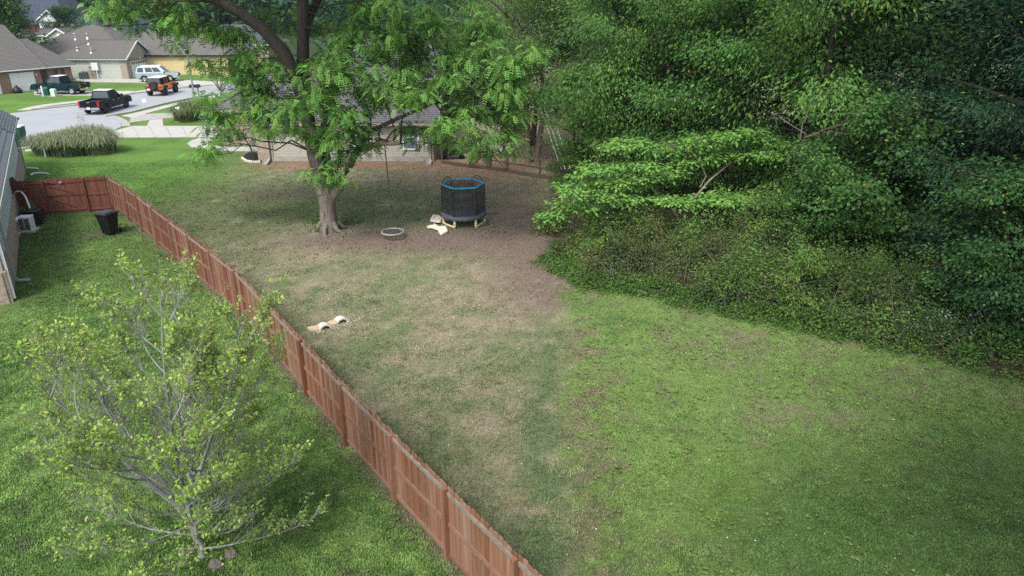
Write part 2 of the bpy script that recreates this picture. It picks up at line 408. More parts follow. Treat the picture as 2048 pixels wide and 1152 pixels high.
    stp = np.exp(-((x - line + .35) / .5) ** 2) * sst(9, 11, y) * sst(23, 20, y) * (mid > .5) * sst(.3, .5, n2 + .1)
    c = mixc(c, (.1, .155, .066), .75 * stp); live = np.maximum(live, stp)
    # fenced yard: lush, uneven
    g = mixc(np.tile(np.array([[.148, .225, .064]]), (len(x), 1)), (.08, .145, .04), sst(.4, .62, n1 * .5 + n4 * .5))
    g = mixc(g, (.13, .115, .075), .6 * sst(.6, .74, n2 * .55 + n4 * .45))
    g = mixc(g, (.05, .085, .025), .6 * sst(18, 32, y) * sst(.3, .6, n3 + .1))  # far end darkened: shade of the siding house painted into the turf
    g = mixc(g, (.14, .105, .08), .8 * np.clip(blob(x, y, 195, 468, .9, .4), 0, 1))
    L = left.astype(float)
    c = mixc(c, (0, 0, 0), L) + g * L[:, None]
    live = np.where(left, 1, live)
    c = mixc(c, (.15, .115, .085), .85 * np.exp(-((df + .12) / .2) ** 2) * (y < 36) * sst(.25, .5, n4)); live = live * (1 - .7 * np.exp(-((df + .1) / .16) ** 2) * (y < 36))
    # front lawns
    fr = sst(38, 43, y - .1 * x) * (x < -12)
    f = mixc(np.tile(np.array([[.105, .2, .04]]), (len(x), 1)), (.08, .155, .034), sst(.4, .6, n1))
    c = mixc(c, (0, 0, 0), fr * (1 - mid)) + f * (fr * (1 - mid))[:, None]
    # woodland floor, worn back yard behind the rail fence, far hill
    ws = sst(-.1, .5, wood_side(x, y) + .5 * (n2 - .5)) * (y < 60)
    c = mixc(c, (.075, .056, .036), ws); live = live * (1 - ws)
    by = np.clip(sst(46.5, 48, y) * sst(-6, -4, x) * sst(14, 9, x) * sst(75, 66, y), 0, 1)
    c = mixc(c, (.31, .225, .165), by * sst(.3, .6, n1 * .6 + n2 * .4 + .06)); live = live * (1 - by)
    far = sst(108, 130, y); c = mixc(c, (.035, .055, .025), far)
    return c, live

xs = np.concatenate([[-315, -250, -200, -150, -120], np.arange(-100, -37, 1.5), np.arange(-37, 22, .25), np.arange(22, 60, 2), [70, 90, 130, 200, 260, 295]])
ys = np.concatenate([[-64, -50, -25, -10, 0, 4], np.arange(7, 53, .25), np.arange(53, 112, 1.25), np.arange(112, 260, 6), [280, 320, 380, 440]])
gx, gy = np.meshgrid(xs, ys)
px, py = gx.ravel(), gy.ravel()
gc, _ = lawn(px, py)
bumpz = np.where((py > 6) & (py < 53), .05 * (fbm(px, py, .5, 77) - .5), 0)
V = np.stack([px, py, hill(px, py) + bumpz - .005], 1)
nx = len(xs); ii = (np.arange(len(ys) - 1)[:, None] * nx + np.arange(nx - 1)[None, :]).ravel()
F = np.stack([ii, ii + 1, ii + 1 + nx, ii + nx], 1)
m, nt, b, out = new_mat('turf and soil')
a = node(nt, 'ShaderNodeAttribute', attribute_name='Col')
vec = coords(nt, True)
hsv = node(nt, 'ShaderNodeHueSaturation')
f1 = noise(nt, vec, 9, 8, .75)
mr = node(nt, 'ShaderNodeMapRange'); mr.inputs[1].default_value = .3; mr.inputs[2].default_value = .7; mr.inputs[3].default_value = .55; mr.inputs[4].default_value = 1.3
nt.links.new(f1, mr.inputs[0]); nt.links.new(mr.outputs[0], hsv.inputs['Value']); nt.links.new(a.outputs['Color'], hsv.inputs['Color'])
f2 = noise(nt, vec, 3.1, 5, .6)
mr2 = node(nt, 'ShaderNodeMapRange'); mr2.inputs[1].default_value = .3; mr2.inputs[2].default_value = .7; mr2.inputs[3].default_value = .485; mr2.inputs[4].default_value = .51
nt.links.new(f2, mr2.inputs[0]); nt.links.new(mr2.outputs[0], hsv.inputs['Hue'])
nt.links.new(hsv.outputs[0], b.inputs['Base Color'])
b.inputs['Roughness'].default_value = .95; b.inputs['Specular IOR Level'].default_value = .1
bump(nt, b, noise(nt, vec, 22, 6, .8), 1.0, .06)
MT['turf'] = m
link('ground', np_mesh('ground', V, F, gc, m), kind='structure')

def tufts(n, pts_xy, hgt, wid, col, spread=.02, blades=3):
    """short blades: one narrow triangle each, fanned round every point"""
    N = len(pts_xy); P = np.repeat(np.column_stack([pts_xy, np.zeros(N)]), blades, 0)
    k = len(P); a = rng.uniform(0, 2 * np.pi, k); lean = rng.uniform(.15, .95, k)
    h = np.repeat(hgt, blades) * rng.uniform(.6, 1.25, k); w = np.repeat(wid, blades) * rng.uniform(.7, 1.3, k)
    P[:, 0] += rng.normal(0, 1, k) * np.repeat(wid, blades) * 1.2; P[:, 1] += rng.normal(0, 1, k) * np.repeat(wid, blades) * 1.2
    t = np.stack([np.cos(a), np.sin(a), 0 * a], 1); s = np.stack([-np.sin(a), np.cos(a), 0 * a], 1)
    tip = P + t * (h * lean)[:, None]; tip[:, 2] += h * np.sqrt(np.clip(1 - .8 * lean ** 2, .08, 1))
    V = np.stack([P - s * w[:, None] * .5, P + s * w[:, None] * .5, tip], 1).reshape(-1, 3)
    c = np.repeat(np.repeat(col, blades, 0) * rng.uniform(.72, 1.3, (k, 1)), 3, 0)
    return V, np.arange(3 * k).reshape(-1, 3), c
def sample_lawn(n, y0, y1, x0f, x1f):
    y = y0 * (y1 / y0) ** rng.uniform(0, 1, n)
    x = x0f(y) + (x1f(y) - x0f(y)) * rng.uniform(0, 1, n)
    return x, y
nT = 330000
x, y = sample_lawn(nT, 9.0, 47.0, lambda y: -.80 * y - 2, lambda y: .80 * y + 2)
c, live = lawn(x, y)
left = (x < np.interp(y, fy, fx)) & (y < 36.2)
# houses, beds and paths stay clear
hA = (Vector((-31.47, 45.17)) - Vector((-18.41, 23.84))); 
inA = ((x + 18.41) * 21.33 + (y - 23.84) * 13.06) / 25.0 < .12
keep = (rng.uniform(0, 1, nT) < np.clip(live + .2, 0, 1)) & ~(inA & (y > 23)) & ((wood_side(x, y) < .1) | (y > 43))
x, y, c, left, live = x[keep], y[keep], c[keep], left[keep], live[keep]
nn = fbm(x, y, 2.4, 55); d = np.sqrt(x * x + y * y)
hgt = np.where(left, .052, .042) * (.35 + 1.5 * nn * fbm(x, y, .9, 57) * 1.6)
wid = .013 + .0009 * d + np.where(left, .006, .0)
c2 = c * np.where(left, 1.15, 1.08)[:, None] * (.62 + .8 * fbm(x, y, 5, 91))[:, None]
c2[:, 1] *= 1.06
V, F, cc = tufts(len(x), np.stack([x, y], 1), hgt, wid, c2)
tag(link('grass', np_mesh('grass', V, F, cc, MT['blade'])), 'short mown grass blades over the yards', None, None, 'stuff')
# fallen petals and leaf scraps: pale flecks on the turf
n = 900
x, y = sample_lawn(n, 9.5, 40, lambda y: -.7 * y, lambda y: .72 * y)
k = (wood_side(x, y) < .2) & ~((x < np.interp(y, fy, fx) - .2)); x, y = x[k], y[k]; n = len(x)
a = rng.uniform(0, 6.28, n); r = rng.uniform(.012, .034, n) * (.8 + .012 * y)
V = np.zeros((n, 4, 3))
for j in range(4):
    V[:, j, 0] = x + r * np.cos(a + j * 1.57) * (1 if j % 2 else .6); V[:, j, 1] = y + r * np.sin(a + j * 1.57) * (1 if j % 2 else .6); V[:, j, 2] = .055 + .012 * rng.uniform(-1, 1, n)
cc = np.where(rng.uniform(0, 1, (n, 1)) < .3, [[.6, .56, .45]], [[.3, .23, .13]]) * rng.uniform(.7, 1.1, (n, 1))
tag(link('leaf_litter', np_mesh('leaf litter', V.reshape(-1, 3), np.arange(4 * n).reshape(-1, 4), np.repeat(cc, 4, 0), MT['blade'])), 'pale fallen leaf scraps on the worn turf', None, None, 'stuff')

def weed(n, x0, x1, y0, y1, ok, cols, r):
    x = rng.uniform(x0, x1, n); y = y0 * (y1 / y0) ** rng.uniform(0, 1, n); k = ok(x, y) & (fbm(x, y, .5, 88) > .45); x, y = x[k], y[k]; n = len(x); m_ = 9
    X = np.repeat(x, m_); Y = np.repeat(y, m_); a_ = rng.uniform(0, 6.28, n * m_); L = rng.uniform(.5, 1.2, n * m_) * np.repeat(rng.uniform(r * .6, r * 1.4, n), m_); w_ = L * .3
    P = np.stack([X, Y, 0 * X + .02], 1); A = np.stack([np.cos(a_), np.sin(a_), 0 * a_], 1); B = np.stack([-np.sin(a_), np.cos(a_), 0 * a_], 1)
    mid_ = P + A * (L * .5)[:, None] + np.array([0, 0, .035]); tip = P + A * L[:, None] + np.array([0, 0, .04])
    V = np.stack([P, mid_ + B * w_[:, None], tip, mid_ - B * w_[:, None]], 1).reshape(-1, 3)
    cc = np.repeat(np.array(cols)[rng.integers(0, len(cols), n)], 4 * m_, 0) * np.repeat(rng.uniform(.75, 1.25, n * m_), 4)[:, None]
    return V, cc
isl = lambda x, y: (x < np.interp(y, fy, fx) - .25) & ~(((x + 18.41) * 21.33 + (y - 23.84) * 13.06) / 25.0 < .3)
isr = lambda x, y: (x > 1.9) & (wood_side(x, y) < -.1)
w1 = weed(900, -24, 0, 10, 34, isl, [(.12, .2, .05), (.08, .15, .04), (.15, .22, .06)], .06)
w2 = weed(1900, 1, 15, 10.3, 25, isr, [(.16, .24, .06), (.15, .23, .055), (.17, .22, .07), (.12, .2, .055)], .05)
V = np.concatenate([w1[0], w2[0]]); tag(link('weeds', np_mesh('weeds', V, np.arange(len(V)).reshape(-1, 4), np.concatenate([w1[1], w2[1]]), MT['blade'])), 'clover and broad leaved weeds dotted through the lawns', None, None, 'stuff')
# dark nut husks under the big tree
n = 900; x = rng.normal(-9, 6, n); y = rng.normal(36, 5.5, n); k = (y > 28) & (y < 46.4) & (x > -20) & (x < 1); x, y = x[k], y[k]; n = len(x)
V = []; F = []
for i in range(n):
    r = rng.uniform(.02, .05); a0 = rng.uniform(0, 6.28)
    V += [(x[i] + r * math.cos(a0 + j * 2.094), y[i] + r * math.sin(a0 + j * 2.094), 0.0) for j in range(3)] + [(x[i], y[i], r * 1.5)]
    F += [(4 * i, 4 * i + 1, 4 * i + 3), (4 * i + 1, 4 * i + 2, 4 * i + 3), (4 * i + 2, 4 * i, 4 * i + 3)]
tag(link('nut_husks', np_mesh('nut husks', V, F, np.tile([[.035, .026, .02]], (4 * n, 1)) * rng.uniform(.6, 1.8, (4 * n, 1)), MT['blade'])), 'dark nut husks littering the turf round the walnut', None, None, 'stuff')
# ------------------------------------------------------------------ street and paving
def sheet(name, pix, z, m, kind='structure'):
    P = [G(*p) if len(p) == 2 else Vector((p[0], p[1], 0)) for p in pix]
    mb = MB(); mb.add([(p.x, p.y, z) for p in P], [tuple(range(len(P)))])
    me = mb.mesh(name, m)
    if me.polygons[0].normal.z < 0: me.flip_normals()
    return link(name, me, kind=kind)
ROAD_FAR = [(-120, 240), (-40, 232), (37, 225), (75, 220), (165, 210), (250, 189.5), (340, 179), (425, 171), (520, 163)]
ROAD_NEAR = [(620, 165), (520, 174), (437, 188.5), (380, 197), (330, 207), (265, 224), (205, 233), (228, 236), (242, 244), (243, 253), (225, 263), (150, 278), (50, 296), (-200, 345)]
sheet('road', ROAD_FAR + ROAD_NEAR, .012, MT['asphalt'])
sheet('road_patch', [(283, 199), (291, 197.5), (293, 204), (285, 206)], .02, MT['patch'])
def resample(P, n):
    L = [0]
    for a, b in zip(P, P[1:]): L.append(L[-1] + (b - a).length)
    o = []
    for i in range(n + 1):
        t = L[-1] * i / n
        for k in range(len(P) - 1):
            if t <= L[k + 1] + 1e-9:
                o.append(P[k].lerp(P[k + 1], (t - L[k]) / max(L[k + 1] - L[k], 1e-9))); break
        else: o.append(P[-1].copy())
    return o
def strip(name, A, B, n, z0, z1, m, gap=.014, piece='slab'):
    A = resample([G(*p) for p in A], n); B = resample([G(*p) for p in B], n)
    root = bpy.data.objects.new(name, None); COL.objects.link(root); root['kind'] = 'structure'
    root.location = A[0]
    for i in range(n):
        a0, a1, b0, b1 = A[i], A[i + 1], B[i], B[i + 1]
        ga = (a1 - a0).normalized() * gap if (a1 - a0).length > .05 else Vector(); gb = (b1 - b0).normalized() * gap if (b1 - b0).length > .05 else Vector()
        q = [a0 + ga, a1 - ga, b1 - gb, b0 + gb]
        dz = random.uniform(-.003, .003)
        mb = MB(); mb.prism([(p.x, p.y, z0) for p in q], (0, 0, z1 - z0 + dz))
        me = mb.mesh(piece, m, root.location)
        o = link(piece, me, root)
    return root
strip('driveway', [(224, 264), (262, 252.5), (330, 252.5), (437, 252.5), (500, 250)], [(222, 281), (243, 275.5), (330, 275), (437, 274.5), (500, 276)], 9, -.02, .035, MT['concrete'])
strip('kerb_apron', [(244, 253), (243, 244), (228, 236), (205, 233)], [(261, 252), (259, 245), (246, 236), (222, 229.5)], 4, -.02, .03, MT['concrete_old'])
strip('front_walk', [(398, 276.5), (384, 281), (373, 288), (388, 297), (440, 302), (516, 303)], [(438, 276), (420, 281), (412, 287), (420, 291), (450, 294), (516, 294)], 9, -.02, .03, MT['concrete'])
strip('sidewalk', [(440, 189), (400, 196), (340, 209), (285, 223), (243, 232)], [(440, 193), (402, 200), (346, 213), (297, 226), (268, 236)], 12, -.02, .035, MT['concrete'])
strip('side_driveway', [(262, 235), (275, 229), (365, 225), (430, 221), (500, 217)], [(258, 246), (295, 241), (330, 236.5), (430, 231), (500, 228)], 8, -.02, .03, MT['concrete_old'])
strip('connecting_walk', [(294, 252), (299, 241)], [(327, 252), (325, 237.5)], 2, -.02, .03, MT['concrete'])
strip('far_sidewalk', [(34, 221), (66, 212), (165, 200.5), (250, 185.5), (360, 171), (430, 164)], [(62, 220), (90, 213), (165, 204.5), (250, 188.5), (360, 174), (430, 166.5)], 14, -.02, .03, MT['concrete'])
strip('truck_driveway', [(68, 183), (130, 182), (200, 183), (268, 182)], [(68, 190), (130, 191), (182, 191), (246, 190)], 6, -.02, .026, MT['concrete'])
strip('far_driveway', [(150, 158), (250, 158), (330, 157.5), (400, 162), (450, 164)], [(160, 164.5), (250, 165), (330, 167), (390, 172), (440, 170)], 9, -.02, .026, MT['concrete'])
strip('kerb', [(437, 187.5), (380, 196), (330, 206), (265, 223), (207, 232)], [(437, 189), (380, 197.8), (330, 208), (265, 225.2), (212, 234)], 12, -.02, .11, MT['concrete_old'])
strip('far_kerb', [(62, 219), (165, 208.8), (250, 188.7), (340, 178.2), (425, 170.3)], [(62, 220.5), (165, 210.3), (250, 190), (340, 179.4), (425, 171.4)], 12, -.02, .11, MT['concrete_old'])
strip('stepping_path', [(50, 300), (80, 297)], [(50, 304), (80, 301)], 2, -.02, .03, MT['concrete'])
strip('patio', [(900, 317), (960, 300), (1000, 283)], [(980, 312), (1020, 304), (1045, 290)], 4, -.02, .05, MT['concrete'])
# ------------------------------------------------------------------ houses
def clip2(P, b0, b1):
    def half(P, f):
        o = []
        for i in range(len(P)):
            p, q = P[i], P[(i + 1) % len(P)]; fp, fq = f(p), f(q)
            if fp >= 0: o.append(p)
            if (fp > 0 > fq) or (fp < 0 < fq):
                t = fp / (fp - fq); o.append((p[0] + (q[0] - p[0]) * t, p[1] + (q[1] - p[1]) * t))
        return o
    P = half(P, lambda p: p[1] - b0)
    return half(P, lambda p: b1 - p[1]) if P else P
def roof_plane(mb, poly, course=.2, lift=.022):
    """poly[0]->poly[1] is the eave; overlapping shingle courses up the slope"""
    P = [Vector(p) for p in poly]; o = P[0]; e = (P[1] - P[0]).normalized()
    n = e.cross(P[-1] - P[0]).normalized()
    if n.z < 0: n = -n
    s = n.cross(e).normalized()
    if s.z < 0: s = -s
    Q = [((p - o).dot(e), (p - o).dot(s)) for p in P]; top = max(q[1] for q in Q)
    k = max(1, round(top / course)); db = top / k
    for i in range(k):
        b0, b1 = i * db, (i + 1) * db
        C = clip2(Q, b0, b1)
        if len(C) < 3: continue
        w = lambda q: o + e * q[0] + s * q[1] + n * (lift * (1 - (q[1] - b0) / db))
        mb.add([w(q) for q in C], [tuple(range(len(C)))])
        lo = sorted([q for q in C if abs(q[1] - b0) < 1e-6])
        if len(lo) >= 2:
            a, c = lo[0], lo[-1]
            mb.add([o + e * a[0] + s * b0 - n * .003, o + e * c[0] + s * b0 - n * .003, w(c), w(a)], [(0, 1, 2, 3)])
    mb.add([p - n * .05 for p in P], [tuple(range(len(P)))[::-1]])
def block(root, x0, x1, y0, y1, zb, ze, axis, pitch, ends, ov, wall_m, roof_m, trim_m, course=.22, soffit=True, wall=True, fasc=.16):
    """walls, roof and eave boards of one wing; axis = ridge direction; ends = ('hip'|'gable') at the low and high end"""
    X0, X1, Y0, Y1 = x0 - ov, x1 + ov, y0 - ov, y1 + ov
    if axis == 'x': half, a0, a1 = (Y1 - Y0) / 2, X0, X1
    else: half, a0, a1 = (X1 - X0) / 2, Y0, Y1
    zr = ze + half * pitch
    L = a1 - a0
    i0 = min(half, L / 2 - .01) if ends[0] == 'hip' else 0; i1 = min(half, L / 2 - .01) if ends[1] == 'hip' else 0
    mp = (lambda a, c, z: (a, c, z)) if axis == 'x' else (lambda a, c, z: (c, a, z))
    c0, c1 = (Y0, Y1) if axis == 'x' else (X0, X1); cm = (c0 + c1) / 2
    mb = MB()
    roof_plane(mb, [mp(a0, c0, ze), mp(a1, c0, ze), mp(a1 - i1, cm, zr), mp(a0 + i0, cm, zr)], course)
    roof_plane(mb, [mp(a1, c1, ze), mp(a0, c1, ze), mp(a0 + i0, cm, zr), mp(a1 - i1, cm, zr)], course)
    if i0: roof_plane(mb, [mp(a0, c1, ze), mp(a0, c0, ze), mp(a0 + i0, cm, zr)], course)
    if i1: roof_plane(mb, [mp(a1, c0, ze), mp(a1, c1, ze), mp(a1 - i1, cm, zr)], course)
    # ridge cap
    mb.bar(mp(a0 + i0, cm, zr + .01), mp(a1 - i1, cm, zr + .01), .22, .05)
    for (a, i) in ((a0, i0), (a1, -i1)):
        if i:
            for c in (c0, c1): mb.bar(mp(a, c, ze + .015), mp(a + i, cm, zr + .015), .2, .04)
    rf = mb.obj('roof', roof_m, root)
    if wall:
        w = MB(); w.box(((x0 + x1) / 2, (y0 + y1) / 2, (zb + ze) / 2), (x1 - x0, y1 - y0, ze - zb - .01))
        for e, a, sgn in ((ends[0], (x0 if axis == 'x' else y0), 1), (ends[1], (x1 if axis == 'x' else y1), -1)):
            if e == 'gable':
                lo, hi = (y0, y1) if axis == 'x' else (x0, x1)
                zt = zr - .07
                w.prism([mp(a, lo, ze - .012), mp(a, hi, ze - .012), mp(a, cm, zt - ov * pitch * .3)], mp(.2 * sgn, 0, 0))
        w.obj('wall', wall_m, root)
    f = MB()
    zf = ze - fasc / 2 - .035
    if axis == 'x' or ends[0] == 'hip' or True:
        sides = []
        if axis == 'x':
            sides = [((X0, Y0), (X1, Y0)), ((X0, Y1), (X1, Y1))]
            if i0: sides.append(((X0, Y0), (X0, Y1)))
            if i1: sides.append(((X1, Y0), (X1, Y1)))
        else:
            sides = [((X0, Y0), (X0, Y1)), ((X1, Y0), (X1, Y1))]
            if i0: sides.append(((X0, Y0), (X1, Y0)))
            if i1: sides.append(((X0, Y1), (X1, Y1)))
        for p, q in sides: f.bar((*p, zf), (*q, zf), .09, fasc)
    for (e, a) in ((ends[0], a0), (ends[1], a1)):
        if e == 'gable':
            for c in (c0, c1): f.bar(mp(a, c, ze - .12), mp(a, cm, zr - .12), .06, .18)
    f.obj('fascia', trim_m, rf)
    if soffit:
        s = MB(); s.box(((X0 + X1) / 2, (Y0 + Y1) / 2, ze - fasc - .03), (X1 - X0 - .1, Y1 - Y0 - .1, .02)); s.obj('soffit', trim_m, rf)
    return rf
def window(root, c, w, h, ny, frame_m, glass_m, bars=1):
    """window in a wall whose outward normal is ny (a 2D unit vector)"""
    n = Vector((ny[0], ny[1], 0)); t = Vector((-ny[1], ny[0], 0)); c = Vector(c)
    M = Matrix(((t.x, n.x, 0, c.x), (t.y, n.y, 0, c.y), (0, 0, 1, c.z), (0, 0, 0, 1)))
    f = MB()
    for sx in (-1, 1): f.box((sx * w / 2, .02, 0), (.09, .07, h + .09), M=M)
    for sz in (-1, 1): f.box((0, .021, sz * h / 2), (w - .09, .068, .09), M=M)
    if bars: f.box((0, .022, 0), (w - .09, .05, .05), M=M)
    fr = f.obj('window', frame_m, root)
    g = MB(); g.box((0, .008, 0), (w - .05, .02, h - .05), M=M); g.obj('pane', glass_m, fr)
    return fr
def boards(root, a, b, z0, z1, n, m, out, th=.02, name='siding_board'):
    """lapped siding: every board a part, tilted so that its lower edge stands proud"""
    a, b, o = Vector(a), Vector(b), Vector(out).normalized(); h = (z1 - z0) / n
    mb = MB()
    mb.add([a + o * .004, b + o * .004, b + o * th, a + o * th, a + o * .003 + Vector((0, 0, h)), b + o * .003 + Vector((0, 0, h))], [(0, 1, 2, 3), (3, 2, 5, 4), (0, 3, 4), (1, 5, 2)])
    me = mb.mesh(name, m); me.update()
    for i in range(n):
        link(name, me, root).location = (0, 0, z0 + i * h)
def downspout(root, pts, m, w=.075):
    mb = MB()
    for p, q in zip(pts, pts[1:]): mb.bar(p, q, w, w * 1.25, up=(1, 0, 0))
    return mb.obj('downspout', m, root)

# --- house A: sage siding over a brick base, beside the fenced yard
hAr = thing('siding_house', 'sage green siding house over a brick base at the fenced side yard', 'house', (-18.41, 23.84, 0), R(31.48))
w = MB(); w.box((-6, 12.3, 1.57), (12, 24.6, 3.1)); w.obj('wall', MT['siding_sage'], hAr)
w = MB(); w.box((.03, 12.3, .59), (.16, 24.7, 1.18)); w.box((-6, -.03, .59), (12, .16, 1.18)); w.box((.045, 12.3, 1.2), (.2, 24.74, .05)); w.obj('brick_base', MT['brick_tan'], hAr)
boards(hAr, (0, 0, 0), (0, 24.6, 0), 1.23, 3.1, 17, MT['siding_sage'], (1, 0, 0), .024)
w = MB(); w.box((.02, 24.53, 2.15), (.1, .16, 1.85)); w.box((.02, .05, 2.15), (.1, .16, 1.85)); w.obj('corner_board', MT['trim_tan'], hAr)
PT = .72; ze = 3.2
mb = MB(); roof_plane(mb, [(.3, -.5, ze), (.3, 25.45, ze), (-6, 25.45, ze + 6.3 * PT), (-6, -.5, ze + 6.3 * PT)], .28)
roof_plane(mb, [(-12.3, 25.45, ze), (-12.3, -.5, ze), (-6, -.5, ze + 6.3 * PT), (-6, 25.45, ze + 6.3 * PT)], .4)
rfA = mb.obj('roof', MT['shingle_slate'], hAr)
mb = MB(); mb.bar((.32, -.5, ze - .09), (.32, 25.45, ze - .09), .1, .13); mb.bar((.3, 25.47, ze - .1), (-6, 25.47, ze - .1 + 6.3 * PT), .05, .17); mb.obj('gutter', MT['trim_grey'], rfA)
mb = MB(); mb.box((-3, 12.5, ze - .12), (6.8, 25.8, .02)); mb.obj('soffit', MT['trim_tan'], rfA)
mb = MB(); mb.tube([(.38, 25.42, ze - .1), (.38, 25.54, ze - .1)], .085, 8); mb.obj('gutter_end', MT['black'], rfA)
sl_ = Vector((-1, 0, PT)).normalized(); nrm = Vector((PT, 0, 1)).normalized()
tab = MB(); tab.add([(0, .005, 0), (0, .325, 0), (0, .325, .02), (0, .005, .02), tuple(sl_ * .165 - nrm * .002 + Vector((0, .005, 0))), tuple(sl_ * .165 - nrm * .002 + Vector((0, .325, 0)))], [(0, 3, 2, 1), (3, 4, 5, 2), (0, 4, 3), (1, 2, 5)])
tab_me = tab.mesh('shingle', MT['shingle_slate'])
for i in range(13):
    for j in range(20):
        y = 25.1 - j * .33 - (i % 2) * .165
        p = Vector((.31, y, ze)) + sl_ * (.01 + .155 * i) + nrm * (.028 + random.uniform(0, .006))
        link('shingle', tab_me, hAr).location = p
downspout(hAr, [(.25, 24.45, 3.05), (.15, 24.45, 2.85), (.15, 24.45, .15), (.5, 24.45, .06)], MT['trim_grey'])
downspout(hAr, [(.27, 2.1, 3.05), (.16, 2.1, 2.85), (.16, 2.1, .22), (.24, 2.1, .1), (.62, 2.1, .06)], MT['trim_grey'])
downspout(hAr, [(.16, .1, 2.9), (.16, .1, .1)], MT['white'])
mb = MB(); mb.box((.08, 22.6, 2.55), (.12, .12, .2)); mb.box((.16, 22.6, 2.5), (.1, .08, .08)); mb.obj('wall_light', MT['black'], hAr)
mb = MB(); mb.box((.07, 13.3, 1.25), (.1, .2, .26)); mb.tube([(.08, 13.3, 1.3), (.08, 13.3, 1.75)], .03, 6); mb.obj('meter_box', MT['trim_grey'], hAr)
mb = MB(); mb.tube([(.08, 12.6, 1.25), (.25, 12.5, 1.32), (.42, 12.3, 1.3), (.55, 12.0, 1.1), (.62, 11.6, .75), (.66, 11.2, .5)], .05, 8); mb.obj('conduit_pipe', MT['white'], hAr)
mb = MB(); mb.tube([(.14, 8.9, .75), (.16, 9.2, .78)], .07, 8); mb.obj('vent_cap', MT['white'], hAr)

# --- house B behind the walnut tree
hB = thing('ranch_house', 'tan siding house with shingle roof behind the big walnut tree', 'house', (-11, 47.53, 0))
ox, oy = 11, -47.53
def LB(x, y, z): return (x + ox, y + oy, z)
rB = block(hB, *(-17 + ox, -5.26 + ox), *(0, 15), 0, 2.62, 'x', .66, ('hip', 'gable'), .45, MT['siding_tan'], MT['shingle'], MT['trim_tan'], .19)
block(hB, -21.5 + ox, -14.5 + ox, 5.5, 17.5, 0, 2.62, 'y', .66, ('hip', 'hip'), .4, MT['brick_mix'], MT['shingle'], MT['trim_tan'], .22)
block(hB, -5.2 + ox, -.6 + ox, 5.5, 14.5, 0, 2.62, 'x', .5, ('hip', 'hip'), .4, MT['siding_tan'], MT['shingle'], MT['white'], .22)
boards(hB, (-16.1 + ox, 0, 0), (-5.42 + ox, 0, 0), .3, 2.42, 19, MT['siding_tan'], (0, -1, 0), .015)
w = MB(); w.box((-16.62 + ox, -.03, 1.2), (.86, .2, 2.4)); w.obj('brick_corner', MT['brick_mix'], hB)
w = MB(); w.box((-10.7 + ox, -.02, .14), (10.9, .08, .28)); w.obj('foundation', MT['concrete_old'], hB)
w = MB(); w.box((-5.34 + ox, -.03, 1.3), (.16, .07, 2.35)); w.box((-16.1 + ox, -.03, 1.3), (.12, .07, 2.35)); w.obj('corner_board', MT['trim_tan'], hB)
window(hB, LB(-10.0, 47.5, 1.75), 1.15, 1.45, (0, -1), MT['white'], MT['glass_pale'])
window(hB, LB(-6.75, 47.5, 1.6), 1.0, 1.6, (0, -1), MT['white'], MT['glass_pale'])
downspout(hB, [LB(-16.3, 47.1, 2.45), LB(-16.3, 47.36, 2.2), LB(-16.3, 47.36, .2), LB(-16.3, 47.1, .08)], MT['trim_tan'], .11)
downspout(hB, [LB(-5.5, 47.1, 2.45), LB(-5.5, 47.36, 2.2), LB(-5.5, 47.36, .2), LB(-5.5, 47.1, .08)], MT['trim_tan'], .1)
for x, lab in ((-16.3, 'short concrete splash block below the downspout at the brick corner'), (-5.5, 'concrete splash block below the downspout beside the rail fence')):
    mb = MB(); mb.add([(-.16, -.35, 0), (.16, -.35, 0), (.12, .35, 0), (-.12, .35, 0), (-.16, -.35, .08), (.16, -.35, .08), (.12, .35, .16), (-.12, .35, .16)], [(3, 2, 1, 0), (4, 5, 6, 7), (0, 1, 5, 4), (1, 2, 6, 5), (2, 3, 7, 6), (3, 0, 4, 7)])
    for s in (-1, 1): mb.bar((s * .16, -.37, .1), (s * .12, .37, .18), .05, .06)
    o = mb.obj('splash_block', MT['concrete_old']); o.location = (x, 46.7, 0); tag(o, lab, 'splash block')

# --- house C: brick garage house across the street
hC = thing('brick_garage_house', 'red brick house with white garage door across the street', 'house', (-54.3, 85.3, 0), R(-31.3))
block(hC, -14, -.4, -17, 0, 0, 2.55, 'y', .62, ('hip', 'gable'), .45, MT['brick_red'], MT['shingle_warm'], MT['white'], .24)
block(hC, -11, -1.6, .05, 4.2, 0, 2.45, 'y', .58, ('gable', 'hip'), .4, MT['brick_red'], MT['shingle_warm'], MT['white'], .24)
for y0, y1 in ((-3.35, -.75), (-7.2, -4.5)):
    d = MB()
    d.box((-.42, (y0 + y1) / 2, 1.06), (.1, y1 - y0, 2.1)); gd = d.obj('garage_door', MT['white'], hC)
    d = MB()
    for k in range(4): d.box((-.36, (y0 + y1) / 2, .28 + k * .52), (.03, y1 - y0 - .1, .48))
    d.obj('door_panel', MT['white'], gd)
for y in (2.3, 3.1): window(hC, (-1.6, y, 1.45), .55, 1.3, (1, 0), MT['brick_red'], MT['glass'], 1)
d = MB(); d.box((-1.55, .75, 1.1), (.1, 1.0, 2.15)); d.obj('front_door', pm('brown door', (.09, .035, .025), rough=.6), hC)
d = MB(); d.box((-.28, -.55, 1.75), (.12, .12, .22)); d.obj('wall_light', MT['clear_lens'], hC)
